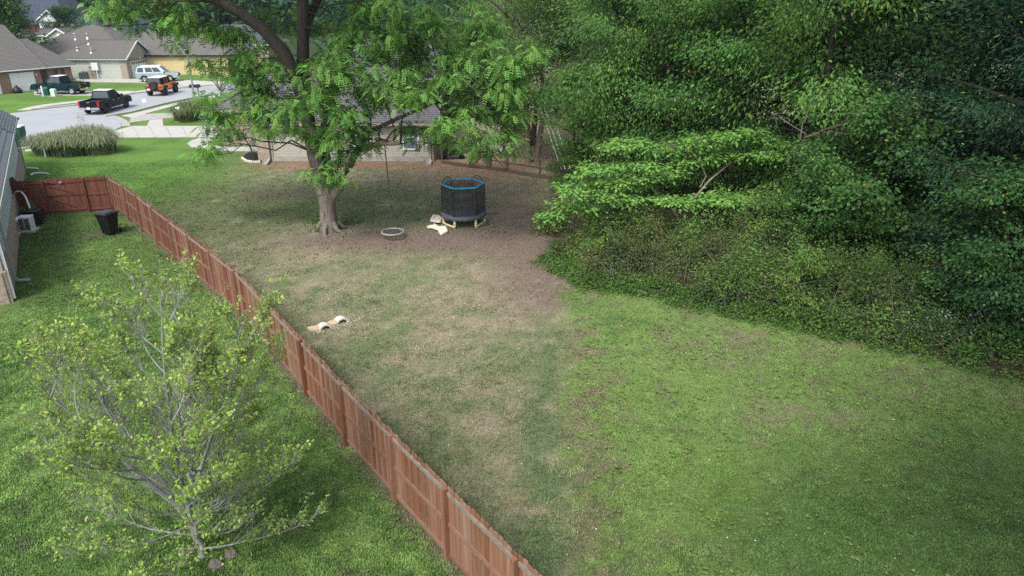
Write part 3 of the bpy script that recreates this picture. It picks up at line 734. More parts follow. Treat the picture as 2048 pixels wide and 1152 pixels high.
# --- house D: pale siding, gabled brick garage
hD = thing('gabled_garage_house', 'pale siding house with mixed brick gable over its garage door', 'house', (-59.5, 96.7, 0))
def LD(x, y): return x + 59.5, y - 96.7
block(hD, *(LD(-67, 0)[0], LD(-51.5, 0)[0]), 3.3, 17, 0, 2.6, 'x', .5, ('hip', 'hip'), .4, MT['siding_pale'], MT['shingle_warm'], MT['trim_tan'], .24)
block(hD, 0, 9.2, 0, 6.8, 0, 2.58, 'x', .56, ('hip', 'gable'), .35, MT['siding_pale'], MT['shingle_warm'], MT['trim_grey'], .24)
boards(hD, (0, 0, 0), (8.4, 0, 0), .25, 2.3, 12, MT['siding_pale'], (0, -1, 0), .02)
w = MB(); w.box((8.8, -.02, 1.18), (.86, .16, 2.36)); w.obj('brick_pier', MT['brick_mix'], hD)
w = MB(); w.prism([(9.2, -.1, 0), (9.2, 6.9, 0), (9.2, 6.9, 2.55), (9.2, 3.4, 4.42), (9.2, -.1, 2.55)], (.1, 0, 0)); w.obj('brick_gable', MT['brick_mix'], hD)
w = MB()
for s in (-1, 1): w.bar((9.56, 3.4 + s * 3.85, 2.46), (9.56, 3.4, 4.62), .06, .2)
w.obj('gable_trim', MT['white'], hD)
d = MB(); d.box((9.31, 3.4, 1.05), (.06, 4.9, 2.1)); gd = d.obj('garage_door', MT['white'], hD)
for k in range(8):
    p = MB(); p.box((9.345, 1.3 + k * .6, 1.86), (.03, .42, .3)); p.obj('pane', MT['glass'], gd)
d = MB(); d.box((9.4, 3.4, 2.35), (.14, .3, .2)); d.obj('wall_light', MT['clear_lens'], hD)
for (x, y, z, h) in ((-59.0, 101.5, 4.75, .7), (-55.9, 98.9, 4.3, .55), (-55.0, 97.5, 3.35, 1.0), (-57.0, 98.0, 3.6, .3), (-57.5, 101.8, 4.95, .45)):
    lx, ly = LD(x, y); p = MB(); p.tube([(lx, ly, z - .4), (lx, ly, z + h - .1)], .07, 8); p.lathe([(.2, z - .1), (.1, z + .12), (.08, z + .12)], 10, Matrix.Translation((lx, ly, -.1)))
    p.lathe([(.02, h), (.15, h - .03), (.15, h - .14), (.02, h - .16)], 10, Matrix.Translation((lx, ly, z))); p.obj('roof_vent', MT['metal'], hD)
for x in (-64.8, -63.3, -61.8):
    lx, ly = LD(x, 106.6); p = MB(); p.box((lx, ly, 6.28), (.45, .45, .3), taper=.8); p.obj('roof_turbine', MT['shingle_red'], hD)
# --- house E and the roofs up the hill
hE = thing('yellow_house', 'butter yellow siding house with hipped roof beyond the silver car', 'house', (-48, 102, 0))
block(hE, -8.5, 9, 0, 12.5, 0, 2.62, 'x', .55, ('hip', 'hip'), .4, MT['siding_yellow'], MT['shingle_warm'], MT['black'], .26)
boards(hE, (-1.5, 0, 0), (9, 0, 0), .2, 2.4, 12, MT['siding_yellow'], (0, -1, 0), .02)
for x, y, z in ((1.6, 2.0, 4.05), (3.6, 2.2, 4.1)):
    p = MB(); p.box((x, y, z - .1), (.35, .3, .25)); p.obj('roof_vent', MT['white'] if x < 2 else MT['shingle_red'], hE)
hF = thing('slate_roof_house', 'tall dark slate roofed brick house with deck high on the hill', 'house', (-82.5, 131, 0))
block(hF, -6.5, 6, 0, 12, -1, 5.4, 'x', 1.05, ('hip', 'hip'), .4, MT['brick_red'], MT['shingle_blue'], MT['black'], .4)
block(hF, -6.3, -1.5, -2.5, 4, -1, 5.6, 'y', 1.0, ('gable', 'hip'), .3, MT['siding_pale'], MT['shingle_blue'], MT['white'], .4)
w = MB(); w.box((2.5, -1.2, 4.1), (7, 2.2, .15)); [w.bar((-1 + k * .6, -2.25, 4.2), (-1 + k * .6, -2.25, 5.1), .06, .06) for k in range(12)]; w.bar((-1, -2.25, 5.12), (6, -2.25, 5.12), .1, .08); [w.bar((x, -2.2, -1), (x, -2.2, 4), .15, .15) for x in (-.9, 2.5, 5.9)]
w.obj('deck', MT['fence_dark'], hF)
window(hF, (3, 0, 4.6), 1.6, 1.0, (0, -1), MT['white'], MT['glass'])
hG = thing('white_house', 'white two storey house with dark hipped roof up the hill', 'house', (-71.5, 129, 0))
block(hG, -5.5, 6, 0, 10, -1, 5.4, 'x', .42, ('hip', 'hip'), .4, MT['white'], MT['shingle_blue'], MT['black'], .4)
block(hG, -8.2, -4.4, -1.4, 5, -1, 6.2, 'y', .75, ('gable', 'hip'), .3, MT['white'], MT['shingle'], MT['white'], .4)
window(hG, (4.6, 0, 4.5), 1.3, .9, (0, -1), MT['trim_grey'], MT['glass']); window(hG, (2, 0, 4.5), 1.3, .9, (0, -1), MT['trim_grey'], MT['glass']); window(hG, (-6.3, -1.4, 5.4), .8, .7, (0, -1), MT['trim_grey'], MT['glass'])
hI = thing('small_gable_house', 'light grey gable with white trim rising behind the garage roof', 'house', (-70.5, 117, 0))
block(hI, -6.5, 1.8, 2, 11, -.5, 4.3, 'x', .42, ('hip', 'hip'), .3, MT['siding_pale'], MT['shingle'], MT['white'], .35)
block(hI, -2.2, 2.2, 0, 6, -.5, 3.9, 'y', .62, ('gable', 'hip'), .3, MT['siding_pale'], MT['shingle'], MT['white'], .35)
mb = MB(); mb.lathe([(0, -.04), (.22, -.04), (.22, .04), (0, .04)], 12, Matrix.Translation((0, -.06, 4.35)) @ Matrix.Rotation(R(90), 4, 'X')); mb.obj('gable_vent', MT['white'], hI)
hH = thing('blue_roof_house', 'house with dark blue hipped roof between the brown roofs', 'house', (-62.5, 121, 0))
block(hH, -5.5, 5.5, 0, 10, -.5, 3.0, 'x', .45, ('hip', 'hip'), .3, MT['siding_pale'], MT['shingle_blue'], MT['white'], .35)
mb = MB(); mb.box((1.5, 2, 4.1), (.35, .3, .25)); mb.obj('roof_vent', MT['white'], hH)
hJ = thing('red_roof_house', 'house with red brown hipped roof before the white house', 'house', (-67.5, 119.5, 0))
block(hJ, -3.6, 3.6, 0, 7, -.5, 3.2, 'x', .5, ('hip', 'hip'), .3, MT['brick_red'], MT['shingle_red'], MT['white'], .35)
hK = thing('grey_roof_house', 'grey roofed house beyond the yellow one near the lamp post', 'house', (-46.5, 118, 0))
block(hK, -5.5, 8, 0, 10, -.5, 3.0, 'x', .5, ('hip', 'hip'), .4, MT['brick_tan'], MT['shingle_slate'], MT['white'], .35)
hR = thing('red_brick_house', 'red brick house glimpsed through a gap in the woods', 'house', (17, 84, 0))
block(hR, -5, 6, 0, 9, 0, 4.2, 'x', .5, ('hip', 'hip'), .4, pm('red painted brick', (.42, .16, .11), rough=.9), MT['shingle'], MT['white'], .35)
window(hR, (-1, 0, 1.6), 1.1, 1.3, (0, -1), MT['white'], MT['glass_pale'])

# ------------------------------------------------------------------ red privacy fence and its gate
FENCE = FENCE[1:]
FENCE[-1] = (-20.74, 35.85)
RET1 = (-25.25, 34.5)
fr = thing('privacy_fence', 'long red stained board fence dividing the fenced yard from the worn lawn', 'fence', (FENCE[0][0], FENCE[0][1], 0))
org = Vector(fr.location)
def picket_mesh(h, w=.136, t=.018, m='fence'):
    mb = MB(); mb.prism([(-w / 2, 0, 0), (w / 2, 0, 0), (w / 2, 0, h - .035), (w / 2 - .03, 0, h), (-w / 2 + .03, 0, h), (-w / 2, 0, h - .035)], (0, t, 0))
    return mb.mesh('picket', MT[m])
pk = [picket_mesh(1.78 + d) for d in (-.012, 0, .01)]
pkd = [picket_mesh(1.78 + d, m='fence_dark') for d in (-.012, 0, .012)]
post_me = MB().box((0, 0, .88), (.1, .1, 1.76)).mesh('post', MT['fence_post'])
post_d = MB().box((0, 0, .88), (.1, .1, 1.76)).mesh('post', MT['fence_dark'])
def fence_run(root, a, b, n_out, meshes, rail_m, cap_m, rails=(.16, .93, 1.66), z0=.05):
    """pickets on the far face, rails on the near one; n_out points to the near side"""
    a, b, n = Vector(a), Vector(b), Vector(n_out); o = Vector(root.location); d = (b - a).normalized(); L = (b - a).length
    k = max(1, int(round(L / .1425))); ang = math.atan2(d.y, d.x)
    for i in range(k):
        p = a + d * ((i + .5) * L / k)
        q = link('picket', random.choice(meshes), root)
        q.location = p - o + Vector((0, 0, z0 + random.uniform(-.012, .012))); q.rotation_euler = (random.uniform(-.008, .008), random.uniform(-.006, .006), ang)
        q.scale = (L / k / .1425 * random.uniform(.97, 1.0), 1, 1)
    for j, z in enumerate(rails):
        mb = MB(); top = j == len(rails) - 1
        mb.bar(a + d * .055 + n * .026 - o + Vector((0, 0, z)), b - d * .055 + n * .026 - o + Vector((0, 0, z + random.uniform(-.015, .015))), .042, .09)
        mb.obj('rail', cap_m if top else rail_m, root)
for i, (a, b) in enumerate(zip(FENCE, FENCE[1:])):
    A, B = Vector((*a, 0)), Vector((*b, 0)); d = (B - A).normalized(); n = Vector((-d.y, d.x, 0))
    if n.x > 0: n = -n
    fence_run(fr, A, B, n, pk if A.y < 17 else pk + pkd[:1] if A.y < 23 else pk[:2] + pkd[:2], MT['fence_rail'], MT['fence_cap'])
    if i > 0:
        p = link('post', post_me, fr); p.location = A + n * .07 - org; p.rotation_euler = (random.uniform(-.012, .012), random.uniform(-.012, .012), math.atan2(d.y, d.x))
C0, C1 = Vector((*FENCE[-1], 0)), Vector((*RET1, 0)); rd = (C1 - C0).normalized(); rn = Vector((-rd.y, rd.x, 0))
if rn.y > 0: rn = -rn
g0, g1 = C0 + rd * 1.18, C0 + rd * 3.0
fence_run(fr, C0 + rd * .1, g0, rn, pkd, MT['fence_dark'], MT['fence_dark'])
fence_run(fr, g1, C1, rn, pkd, MT['fence_dark'], MT['fence_dark'])
for p in (C0, g0, g1):
    q = link('post', post_d, fr); q.location = p + rn * .07 - org; q.rotation_euler = (0, 0, math.atan2(rd.y, rd.x))
gt = thing('yard_gate', 'dark red board gate with two diagonal braces in the fence return', 'gate', g1)
ga, gb = g0 + rd * .06, g1 - rd * .06
fence_run(gt, ga, gb, rn, pkd, MT['fence_dark'], MT['fence_dark'], (.22, .98, 1.62))
for z0, z1 in ((1.55, 1.02), (.9, .28)):
    mb = MB(); mb.bar(gb - rd * .05 + rn * .03 - Vector(gt.location) + Vector((0, 0, z0)), ga + rd * .35 + rn * .03 - Vector(gt.location) + Vector((0, 0, z1)), .035, .08); mb.obj('brace', MT['fence_dark'], gt)
mb = MB(); mb.box(tuple(gb - rd * .75 + rn * .07 - Vector(gt.location) + Vector((0, 0, 1.64))), (.16, .05, .07)); mb.obj('latch', MT['metal'], gt)
for z in (.95, 1.64):
    mb = MB(); mb.bar(gb + rd * .05 + rn * .09 - Vector(gt.location) + Vector((0, 0, z)), gb - rd * .28 + rn * .09 - Vector(gt.location) + Vector((0, 0, z)), .012, .05); mb.obj('hinge', MT['black'], gt)

# ------------------------------------------------------------------ rail fence and double gate at house B
rp = [G(884, 326), G(940, 335.5), G(979, 339), G(1016, 345), G(1080, 355), G(1150, 366)]
rf_ = thing('rail_fence', 'weathered wooden rail fence beside the tan house', 'fence', rp[0]); o = Vector(rp[0])
for i, p in enumerate(rp):
    mb = MB(); mb.box(p - o + Vector((0, 0, .66)), (.12, .12, 1.32)); mb.obj('post', MT['old_wood'], rf_)
for a, b in ((0, 1), (3, 4), (4, 5)):
    for z, h in ((1.12, .13), (.62, .1), (.12, .2)):
        if a == 0 and z == .62: continue
        mb = MB(); mb.bar(rp[a] - o + Vector((0, -.08, z)), rp[b] - o + Vector((0, -.08, z)), .04, h); mb.obj('rail', MT['old_wood'], rf_)
for a, b, flip, lab in ((1, 2, 0, 'wooden gate leaf with brace, next to the tan house'), (2, 3, 1, 'wooden gate leaf with brace falling away from the house')):
    A, B = rp[a].lerp(rp[b], .1), rp[a].lerp(rp[b], .9); gl = thing('rail_gate', lab, 'gate', A)
    D = B - A
    for z, h in ((1.1, .12), (.62, .08), (.14, .16)):
        if z == .62 and not flip: continue
        mb = MB(); mb.bar(Vector((0, -.02, z)), D + Vector((0, -.02, z)), .04, h); mb.obj('rail', MT['old_wood'], gl)
    mb = MB(); mb.bar(Vector((0, -.065, .2)) if not flip else Vector((0, -.065, 1.05)), D + Vector((0, -.065, 1.05 if not flip else .2)), .035, .1); mb.obj('brace', MT['old_wood'], gl)
    for q in (Vector((0, .03, 0)), D + Vector((0, .03, 0))):
        mb = MB(); mb.box(q + Vector((0, 0, .64)), (.1, .05, 1.16)); mb.obj('stile', MT['old_wood'], gl)
# ------------------------------------------------------------------ vehicles (local frame: +x forward)
def arc(cx, cz, r, a0, a1, n=8):
    return [(cx + r * math.cos(R(a0 + (a1 - a0) * i / n)), cz + r * math.sin(R(a0 + (a1 - a0) * i / n))) for i in range(n + 1)]
def slab_xz(mb, poly, hw, inset=.05, drop=.04):
    """side profile swept across the width with rolled edges"""
    cx = sum(p[0] for p in poly) / len(poly); cz = sum(p[1] for p in poly) / len(poly)
    ins = lambda p: (p[0] + (cx - p[0]) * inset * .25, p[1] + (cz - p[1]) * drop)
    n = len(poly); rows = []
    for y, f in ((-hw, 1), (-hw + .07, 0), (hw - .07, 0), (hw, 1)):
        rows.append([((ins(p) if f else p)[0], y, (ins(p) if f else p)[1]) for p in poly])
    vs = [q for r in rows for q in r]
    fs = [tuple(range(n)), tuple(range(3 * n, 4 * n))[::-1]]
    for k in range(3): fs += [(k * n + i, (k + 1) * n + i, (k + 1) * n + (i + 1) % n, k * n + (i + 1) % n) for i in range(n)]
    mb.add(vs, fs)
class Frustum:
    """cab: base rectangle x0..x1 at z0, roof x2..x3 at z1"""
    def __init__(s, x0, x1, z0, w0, x2, x3, z1, w1): s.a = (x0, x1, z0, w0, x2, x3, z1, w1)
    def c(s):
        x0, x1, z0, w0, x2, x3, z1, w1 = s.a
        return [Vector(p) for p in ((x0, -w0, z0), (x1, -w0, z0), (x1, w0, z0), (x0, w0, z0), (x2, -w1, z1), (x3, -w1, z1), (x3, w1, z1), (x2, w1, z1))]
    def solid(s, mb): mb.add(s.c(), [(3, 2, 1, 0), (4, 5, 6, 7), (0, 1, 5, 4), (1, 2, 6, 5), (2, 3, 7, 6), (3, 0, 4, 7)])
    def pane(s, side, u0, u1, v0, v1, out=.012):
        C = s.c(); q = {'right': (0, 1, 5, 4), 'left': (2, 3, 7, 6), 'front': (1, 2, 6, 5), 'back': (3, 0, 4, 7)}[side]
        A, B, Cc, D = [C[i] for i in q]
        f = lambda u, v: (A.lerp(B, u)).lerp(D.lerp(Cc, u), v)
        n = (B - A).cross(D - A).normalized()
        P = [f(u0, v0), f(u1, v0), f(u1, v1), f(u0, v1)]
        mb = MB(); mb.prism([p - n * .01 for p in P], n * (out + .01)); return mb
def wheel(root, x, y, r, w, rim_m, spare=None):
    side = 1 if y > 0 else -1
    M = Matrix.Translation((x, y, r)) @ Matrix.Rotation(R(90 * side), 4, 'X') if spare is None else spare
    t = MB(); t.lathe([(r * .62, -w / 2), (r * .94, -w / 2), (r, -w * .32), (r, w * .32), (r * .94, w / 2), (r * .62, w / 2), (r * .62, -w / 2)], 22, M)
    tw = t.obj('wheel', MT['tyre'], root)
    k = MB(); k.lathe([(0, -w * .3), (r * .2, -w * .36), (r * .22, -w * .2), (r * .6, -w * .2), (r * .63, -w * .44), (r * .63, w * .4)], 20, M)
    for i in range(5):
        a = 2 * math.pi * i / 5
        k.bar(M @ Vector((r * .1 * math.cos(a), r * .1 * math.sin(a), -w * .33)), M @ Vector((r * .6 * math.cos(a), r * .6 * math.sin(a), -w * .36)), r * .17, .04, up=(0, 1, 0) if spare is None else (1, 0, 0))
    k.obj('rim', rim_m, tw)
    return tw
def part(root, name, m, *boxes):
    mb = MB()
    for b in boxes: mb.box(*b)
    return mb.obj(name, MT[m], root)
def pickup(label, loc, rotz, paint, rim, hood_black=False, roof='roof_sky_sheen'):
    t = thing('pickup_truck', label, 'pickup truck', loc, rotz)
    hw = .98; ax = 1.85; rw = .41
    prof = [(-2.88, .62), (-2.9, 1.02), (-.78, 1.02), (-.78, 1.2), (1.2, 1.2), (2.45, 1.14), (2.82, 1.02), (2.9, .8), (2.86, .5)]
    prof += arc(ax, .42, .5, 8, 172)[:] + [(ax - .52, .42), (-ax + .52, .42)] + arc(-ax, .42, .5, 8, 172) + [(-ax - .5, .55)]
    mb = MB(); slab_xz(mb, prof, hw); body = mb.obj('body', MT[paint], t)
    # bed walls and floor
    part(t, 'bed_side', paint, ((-1.83, -.93, 1.12), (2.06, .1, .2))); part(t, 'bed_side', paint, ((-1.83, .93, 1.12), (2.06, .1, .2)))
    part(t, 'bed_floor', 'black_matte', ((-1.83, 0, 1.04), (2.04, 1.74, .03)))
    tg = part(t, 'tailgate', paint, ((-2.9, 0, .98), (.07, 1.62, .5))); part(tg, 'handle', 'chrome', ((-2.94, 0, 1.14), (.03, .26, .06)))
    f = Frustum(-.78, 1.25, 1.2, .93, -.62, .42, 1.93, .74); mb = MB(); f.solid(mb); cab = mb.obj('cab', MT[paint], t)
    part(cab, 'roof_panel', roof, ((-.1, 0, 1.945), (1.0, 1.44, .03)))
    for s, us in (('right', ((.06, .36), (.4, .82))), ('left', ((.18, .6), (.64, .94)))):
        for u0, u1 in us: f.pane(s, u0, u1, .12, .86).obj('side_window', MT['glass'], cab)
    f.pane('front', .06, .94, .1, .92).obj('windscreen', MT['glass'], cab); f.pane('back', .08, .92, .1, .88).obj('rear_window', MT['glass'], cab)
    for y in (-1, 1):
        part(t, 'tail_light', 'red_lens', ((-2.9, y * .88, .98), (.09, .17, .42)))
        part(t, 'headlight', 'clear_lens', ((2.84, y * .76, .92), (.14, .34, .2)))
        part(t, 'mirror', 'black', ((1.02, y * 1.08, 1.34), (.14, .2, .22)))
        part(t, 'running_board', 'chrome', ((0, y * .98, .42), (2.2, .12, .05)))
        for x in (-.45, .5): part(t, 'door_handle', 'chrome', ((x, y * .985, 1.06), (.18, .03, .04)))
        for x in (-ax, ax): wheel(t, x, y * .82, rw, .28, MT[rim])
    b = part(t, 'rear_bumper', 'chrome', ((-3.0, -.62, .6), (.2, .62, .2)), ((-3.0, .62, .6), (.2, .62, .2)), ((-2.98, 0, .56), (.18, .64, .14)))
    part(b, 'number_plate', 'plate', ((-3.08, 0, .64), (.03, .32, .17)))
    part(t, 'front_bumper', 'chrome', ((2.95, 0, .58), (.18, 1.84, .24))); part(t, 'front_grille', 'black', ((2.9, 0, .88), (.06, 1.1, .32)))
    part(t, 'underbody', 'black_matte', ((0, 0, .46), (5.0, 1.3, .22)))
    return t
def at_px(u, v): p = G(u, v); return (p.x, p.y, .015)
pickup('black crew cab pickup truck stopped in the street, rear bumper facing us', at_px(216, 221), R(90 - 1), 'paint_black', 'rim_dark')
tk = pickup('dark green pickup truck parked before the brick house garage', at_px(124, 187.5), R(90 + 86), 'paint_green', 'rim')
mb = MB(); mb.lathe([(0, 0), (.22, .02), (.2, .2), (.1, .3), (0, .32)], 9, Matrix.Translation(Vector(at_px(163, 187.5)) + Vector((0, .2, 1.06)))); o = mb.obj('tarp_bundle', MT['black_matte']); tag(o, 'small dark bundle lying in the bed of the green pickup', 'bundle')

def suv():
    t = thing('silver_suv', 'silver blue sport utility car on the driveway before the brick gable', 'car', at_px(319, 162.5), R(12))
    ax = 1.5; hw = .96; rw = .39
    prof = [(-2.45, .5), (-2.5, .95), (-2.42, 1.12), (1.15, 1.12), (2.2, 1.06), (2.46, .92), (2.5, .5)] + arc(ax, .4, .47, 8, 172) + arc(-ax, .4, .47, 8, 172)
    mb = MB(); slab_xz(mb, prof, hw); mb.obj('body', MT['paint_silver'], t)
    f = Frustum(-2.42, 1.2, 1.12, .92, -2.15, .45, 1.86, .74); mb = MB(); f.solid(mb); cab = mb.obj('cabin', MT['paint_silver'], t)
    part(cab, 'roof_panel', 'roof_sky_sheen', ((-.85, 0, 1.875), (2.5, 1.44, .03)))
    for y in (-1, 1): part(cab, 'roof_rail', 'chrome', ((-.9, y * .66, 1.92), (2.2, .05, .05)))
    for s, us in (('right', ((.04, .26), (.33, .58), (.61, .86))), ('left', ((.14, .39), (.42, .67), (.74, .96)))):
        for u0, u1 in us: f.pane(s, u0, u1, .12, .84).obj('side_window', MT['glass'], cab)
    f.pane('front', .05, .95, .08, .94).obj('windscreen', MT['glass_pale'], cab); f.pane('back', .08, .92, .15, .88).obj('rear_window', MT['glass'], cab)
    for y in (-1, 1):
        part(t, 'headlight', 'clear_lens', ((2.42, y * .74, .9), (.16, .4, .14))); part(t, 'tail_light', 'red_lens', ((-2.47, y * .84, .98), (.08, .16, .3)))
        part(t, 'mirror', 'black', ((.98, y * 1.04, 1.2), (.14, .2, .16)))
        for x in (-.6, .4): part(t, 'door_handle', 'chrome', ((x, y * .965, 1.0), (.18, .03, .04)))
        for x in (-ax, ax): wheel(t, x, y * .82, rw, .26, MT['rim'])
    part(t, 'front_grille', 'black', ((2.49, 0, .82), (.06, 1.0, .3))); part(t, 'front_bumper', 'paint_silver', ((2.52, 0, .52), (.14, 1.8, .2)))
    part(t, 'underbody', 'black_matte', ((0, 0, .42), (4.4, 1.3, .2)))
suv()
def offroader():
    t = thing('orange_offroader', 'orange off road car with black hardtop and spare wheel at the far kerb', 'car', at_px(327, 188), R(90 + 2))
    ax = 1.45; hw = .8; rw = .46
    mb = MB(); slab_xz(mb, [(-1.95, .62), (-1.98, 1.22), (.62, 1.22), (1.75, 1.16), (1.9, 1.1), (1.9, .62)], hw, .03, .02)
    mb.obj('body', MT['paint_orange'], t)
    f = Frustum(-1.97, .7, 1.22, .78, -1.88, .42, 1.9, .68); mb = MB(); f.solid(mb); cab = mb.obj('hardtop', MT['black_matte'], t)
    part(cab, 'roof_panel', 'roof_sky_sheen', ((-.73, 0, 1.915), (2.2, 1.34, .03)))
    for s, us in (('right', ((.05, .38), (.46, .66), (.72, .9))), ('left', ((.1, .28), (.34, .54), (.62, .95)))):
        for u0, u1 in us: f.pane(s, u0, u1, .1, .86).obj('side_window', MT['glass'], cab)
    f.pane('front', .05, .95, .08, .92).obj('windscreen', MT['glass'], cab); f.pane('back', .06, .94, .05, .88).obj('rear_window', MT['glass'], cab)
    for y in (-1, 1):
        mb = MB()
        for q0, q1 in ((.43, .455), (.665, .7)):
            u0, u1 = (q0, q1) if y < 0 else (1 - q1, 1 - q0)
            f.pane('right' if y < 0 else 'left', u0, u1, 0, .9, .02).v and None
            p = f.pane('right' if y < 0 else 'left', u0, u1, 0, .9, .02); mb.add(p.v, p.f)
        mb.obj('door_pillar', MT['paint_orange'], cab)
        part(t, 'tail_light', 'red_lens', ((-1.99, y * .66, .98), (.06, .16, .2)))
        part(t, 'headlight', 'clear_lens', ((1.9, y * .5, 1.0), (.08, .2, .2)))
        part(t, 'mirror', 'black', ((.55, y * .95, 1.36), (.1, .22, .18)))
        for x in (-ax, ax):
            wheel(t, x, y * .8, rw, .34, MT['rim_dark'])
            mb = MB(); P = [(x - .62, .78), (x - .5, 1.06), (x + .5, 1.06), (x + .62, .78), (x + .55, .78), (x + .45, 1.0), (x - .45, 1.0), (x - .55, .78)]
            mb.prism([(a, y * .79, z) for a, z in P], (0, y * .24, 0)); mb.obj('wheel_arch', MT['black'], t)
    M = Matrix.Translation((-2.14, .02, 1.12)) @ Matrix.Rotation(R(90), 4, 'Y')
    wheel(t, 0, 0, rw, .28, MT['rim_dark'], M).name = 'spare_wheel'
    part(t, 'rear_bumper', 'black', ((-2.08, 0, .62), (.2, 1.5, .2))); part(t, 'front_bumper', 'black', ((2.05, 0, .62), (.24, 1.5, .22)))
    part(t, 'number_plate', 'plate', ((-2.19, .58, .72), (.02, .3, .16)))
    part(t, 'underbody', 'black_matte', ((0, 0, .56), (3.7, 1.1, .2)))
offroader()

# ------------------------------------------------------------------ street furniture and yard things
p = G(394, 225); lp = thing('street_lamp', 'tall grey green street lamp post with lantern head in the grass clump', 'street lamp', p)
mb = MB(); mb.tube([(0, 0, 0), (0, 0, .5), (0, 0, .52), (0, 0, 5.3)], [.13, .12, .09, .06], 10); mb.obj('pole', MT['lamp_metal'], lp)
mb = MB(); mb.lathe([(.07, 5.28), (.16, 5.36), (.2, 5.44), (.21, 5.62)], 8); la = mb.obj('lantern', MT['black'], lp)
mb = MB(); mb.lathe([(.19, 5.6), (.23, 5.82), (.02, 5.84)], 8); mb.obj('glass', MT['clear_lens'], la)
mb = MB(); mb.lathe([(.3, 5.8), (.27, 5.86), (.12, 6.02), (.03, 6.14), (0, 6.2)], 8); mb.obj('cap', MT['lamp_metal'], la)
p = G(393, 196); ml = thing('mailbox', 'twin black mailboxes on two posts at the kerb by the street lamp', 'mailbox', p)
for i, x in enumerate((-.28, .3)):
    mb = MB(); mb.box((x, 0, .55), (.1, .1, 1.1)); mb.obj('post', MT['lamp_metal'], ml)
    mb = MB(); mb.prism([(x - .22, -.3, 1.1), (x + .22, -.3, 1.1), (x + .22, -.3, 1.3), (x + .13, -.3, 1.42), (x - .13, -.3, 1.42), (x - .22, -.3, 1.3)], (0, .6, 0)); bx_ = mb.obj('box', MT['black'], ml)
    mb = MB(); mb.box((x + .24, -.05, 1.34), (.02, .18, .08)); mb.obj('flag', MT['red_lens'], bx_)
def pedestal(u, v, label, m, w, d, h, cat='utility box', name='utility_box'):
    t = thing(name, label, cat, G(u, v), R(random.uniform(-10, 10)))
    mb = MB(); mb.box((0, 0, h * .4), (w, d, h * .8), taper=.94); mb.obj('cabinet', MT[m], t)
    mb = MB(); mb.box((0, 0, h * .9), (w * 1.06, d * 1.06, h * .2), taper=.7); mb.obj('cap', MT[m], t)
    mb = MB(); mb.box((0, 0, .02), (w * 1.5, d * 1.5, .05)); mb.obj('pad', MT['concrete_old'], t)
pedestal(361, 243, 'pale mint utility pedestal on the lawn beside the grass clump', 'mint', .5, .45, 1.25)
pedestal(109, 192.5, 'pale mint utility pedestal near the green pickup bumper', 'mint', .5, .45, .8)
pedestal(95, 191.5, 'dark green utility pedestal between the white stake and mint one', 'green_plastic', .55, .5, .95)
pedestal(408, 240, 'low teal utility box in the grass clump at the lamp', 'teal', .8, .6, .75)
t = thing('marker_post', 'thin white marker post standing before the green pickup', 'post', G(87, 193)); mb = MB(); mb.tube([(0, 0, 0), (0, 0, 1.05), (0, 0, 1.12)], [.07, .07, .03], 8); mb.obj('shaft', MT['white'], t)
t = thing('marker_post', 'pale round marker post in front of the large grass clump', 'post', G(92, 314)); mb = MB(); mb.tube([(0, 0, 0), (0, 0, .95)], .075, 8); mb.obj('shaft', MT['mint'], t); mb = MB(); mb.lathe([(.095, .93), (.095, 1.0), (.05, 1.05), (0, 1.06)], 10); mb.obj('cap', MT['mint'], t)
def cart(label, loc, rz, m, lid_m, w=.62, d=.68, h=.98):
    t = thing('wheeled_bin', label, 'bin', loc, rz)
    mb = MB(); k = .84; hw, hd = w / 2, d / 2
    prof = [(0, .09, .78), (1, .3, .82), (2, .86, .98), (3, .9, 1.04), (4, h - .06, 1.05)]
    rings = []
    for _, z, s in prof:
        a = .05; X, Y = hw * s, hd * s
        rings.append([(X - a, -Y, z), (X, -Y + a, z), (X, Y - a, z), (X - a, Y, z), (-X + a, Y, z), (-X, Y - a, z), (-X, -Y + a, z), (-X + a, -Y, z)])
    vs = [q for r in rings for q in r]; n = 8
    mb.add(vs, [(i * n + j, i * n + (j + 1) % n, (i + 1) * n + (j + 1) % n, (i + 1) * n + j) for i in range(len(rings) - 1) for j in range(n)] + [tuple(range(n))[::-1], tuple(range((len(rings) - 1) * n, len(rings) * n))])
    mb.bar((-hw * .3, -hd * .86, .2), (-hw * .3, -hd * .99, .78), .04, .03); mb.bar((hw * .3, -hd * .86, .2), (hw * .3, -hd * .99, .78), .04, .03)
    mb.obj('tub', MT[m], t)
    mb = MB(); mb.box((0, -.02, h - .02), (w * 1.13, d * 1.14, .06), taper=.96); mb.box((0, -.02, h + .03), (w * .9, d * .85, .05), taper=.8); mb.obj('lid', MT[lid_m], t)
    mb = MB(); mb.tube([(-hw * .8, hd + .12, h - .04), (hw * .8, hd + .12, h - .04)], .022, 8); mb.bar((-hw * .7, hd, h - .05), (-hw * .7, hd + .12, h - .04), .05, .04); mb.bar((hw * .7, hd, h - .05), (hw * .7, hd + .12, h - .04), .05, .04); mb.obj('handle', MT[m], t)
    for s in (-1, 1):
        mb = MB(); mb.lathe([(0, -.035), (.13, -.035), (.14, -.02), (.14, .02), (.13, .035), (0, .035)], 14, Matrix.Translation((s * hw * .82, hd * .84, .14)) @ Matrix.Rotation(R(90), 4, 'Y')); mb.obj('wheel', MT['black_matte'], t)
    mb = MB(); mb.bar((-hw * .8, hd * .84, .14), (hw * .8, hd * .84, .14), .03, .03); mb.obj('axle', MT['metal'], t)
    return t
c = G(222, 468); bn = cart('black wheeled rubbish bin standing on the fenced grass', (c.x, c.y, 0), R(-20), 'black', 'black', .66, .7, 1.06)
mb = MB(); mb.box((-.1, -.47, .82), (.2, .015, .035)); mb.obj('grip', MT['chrome'], bn)
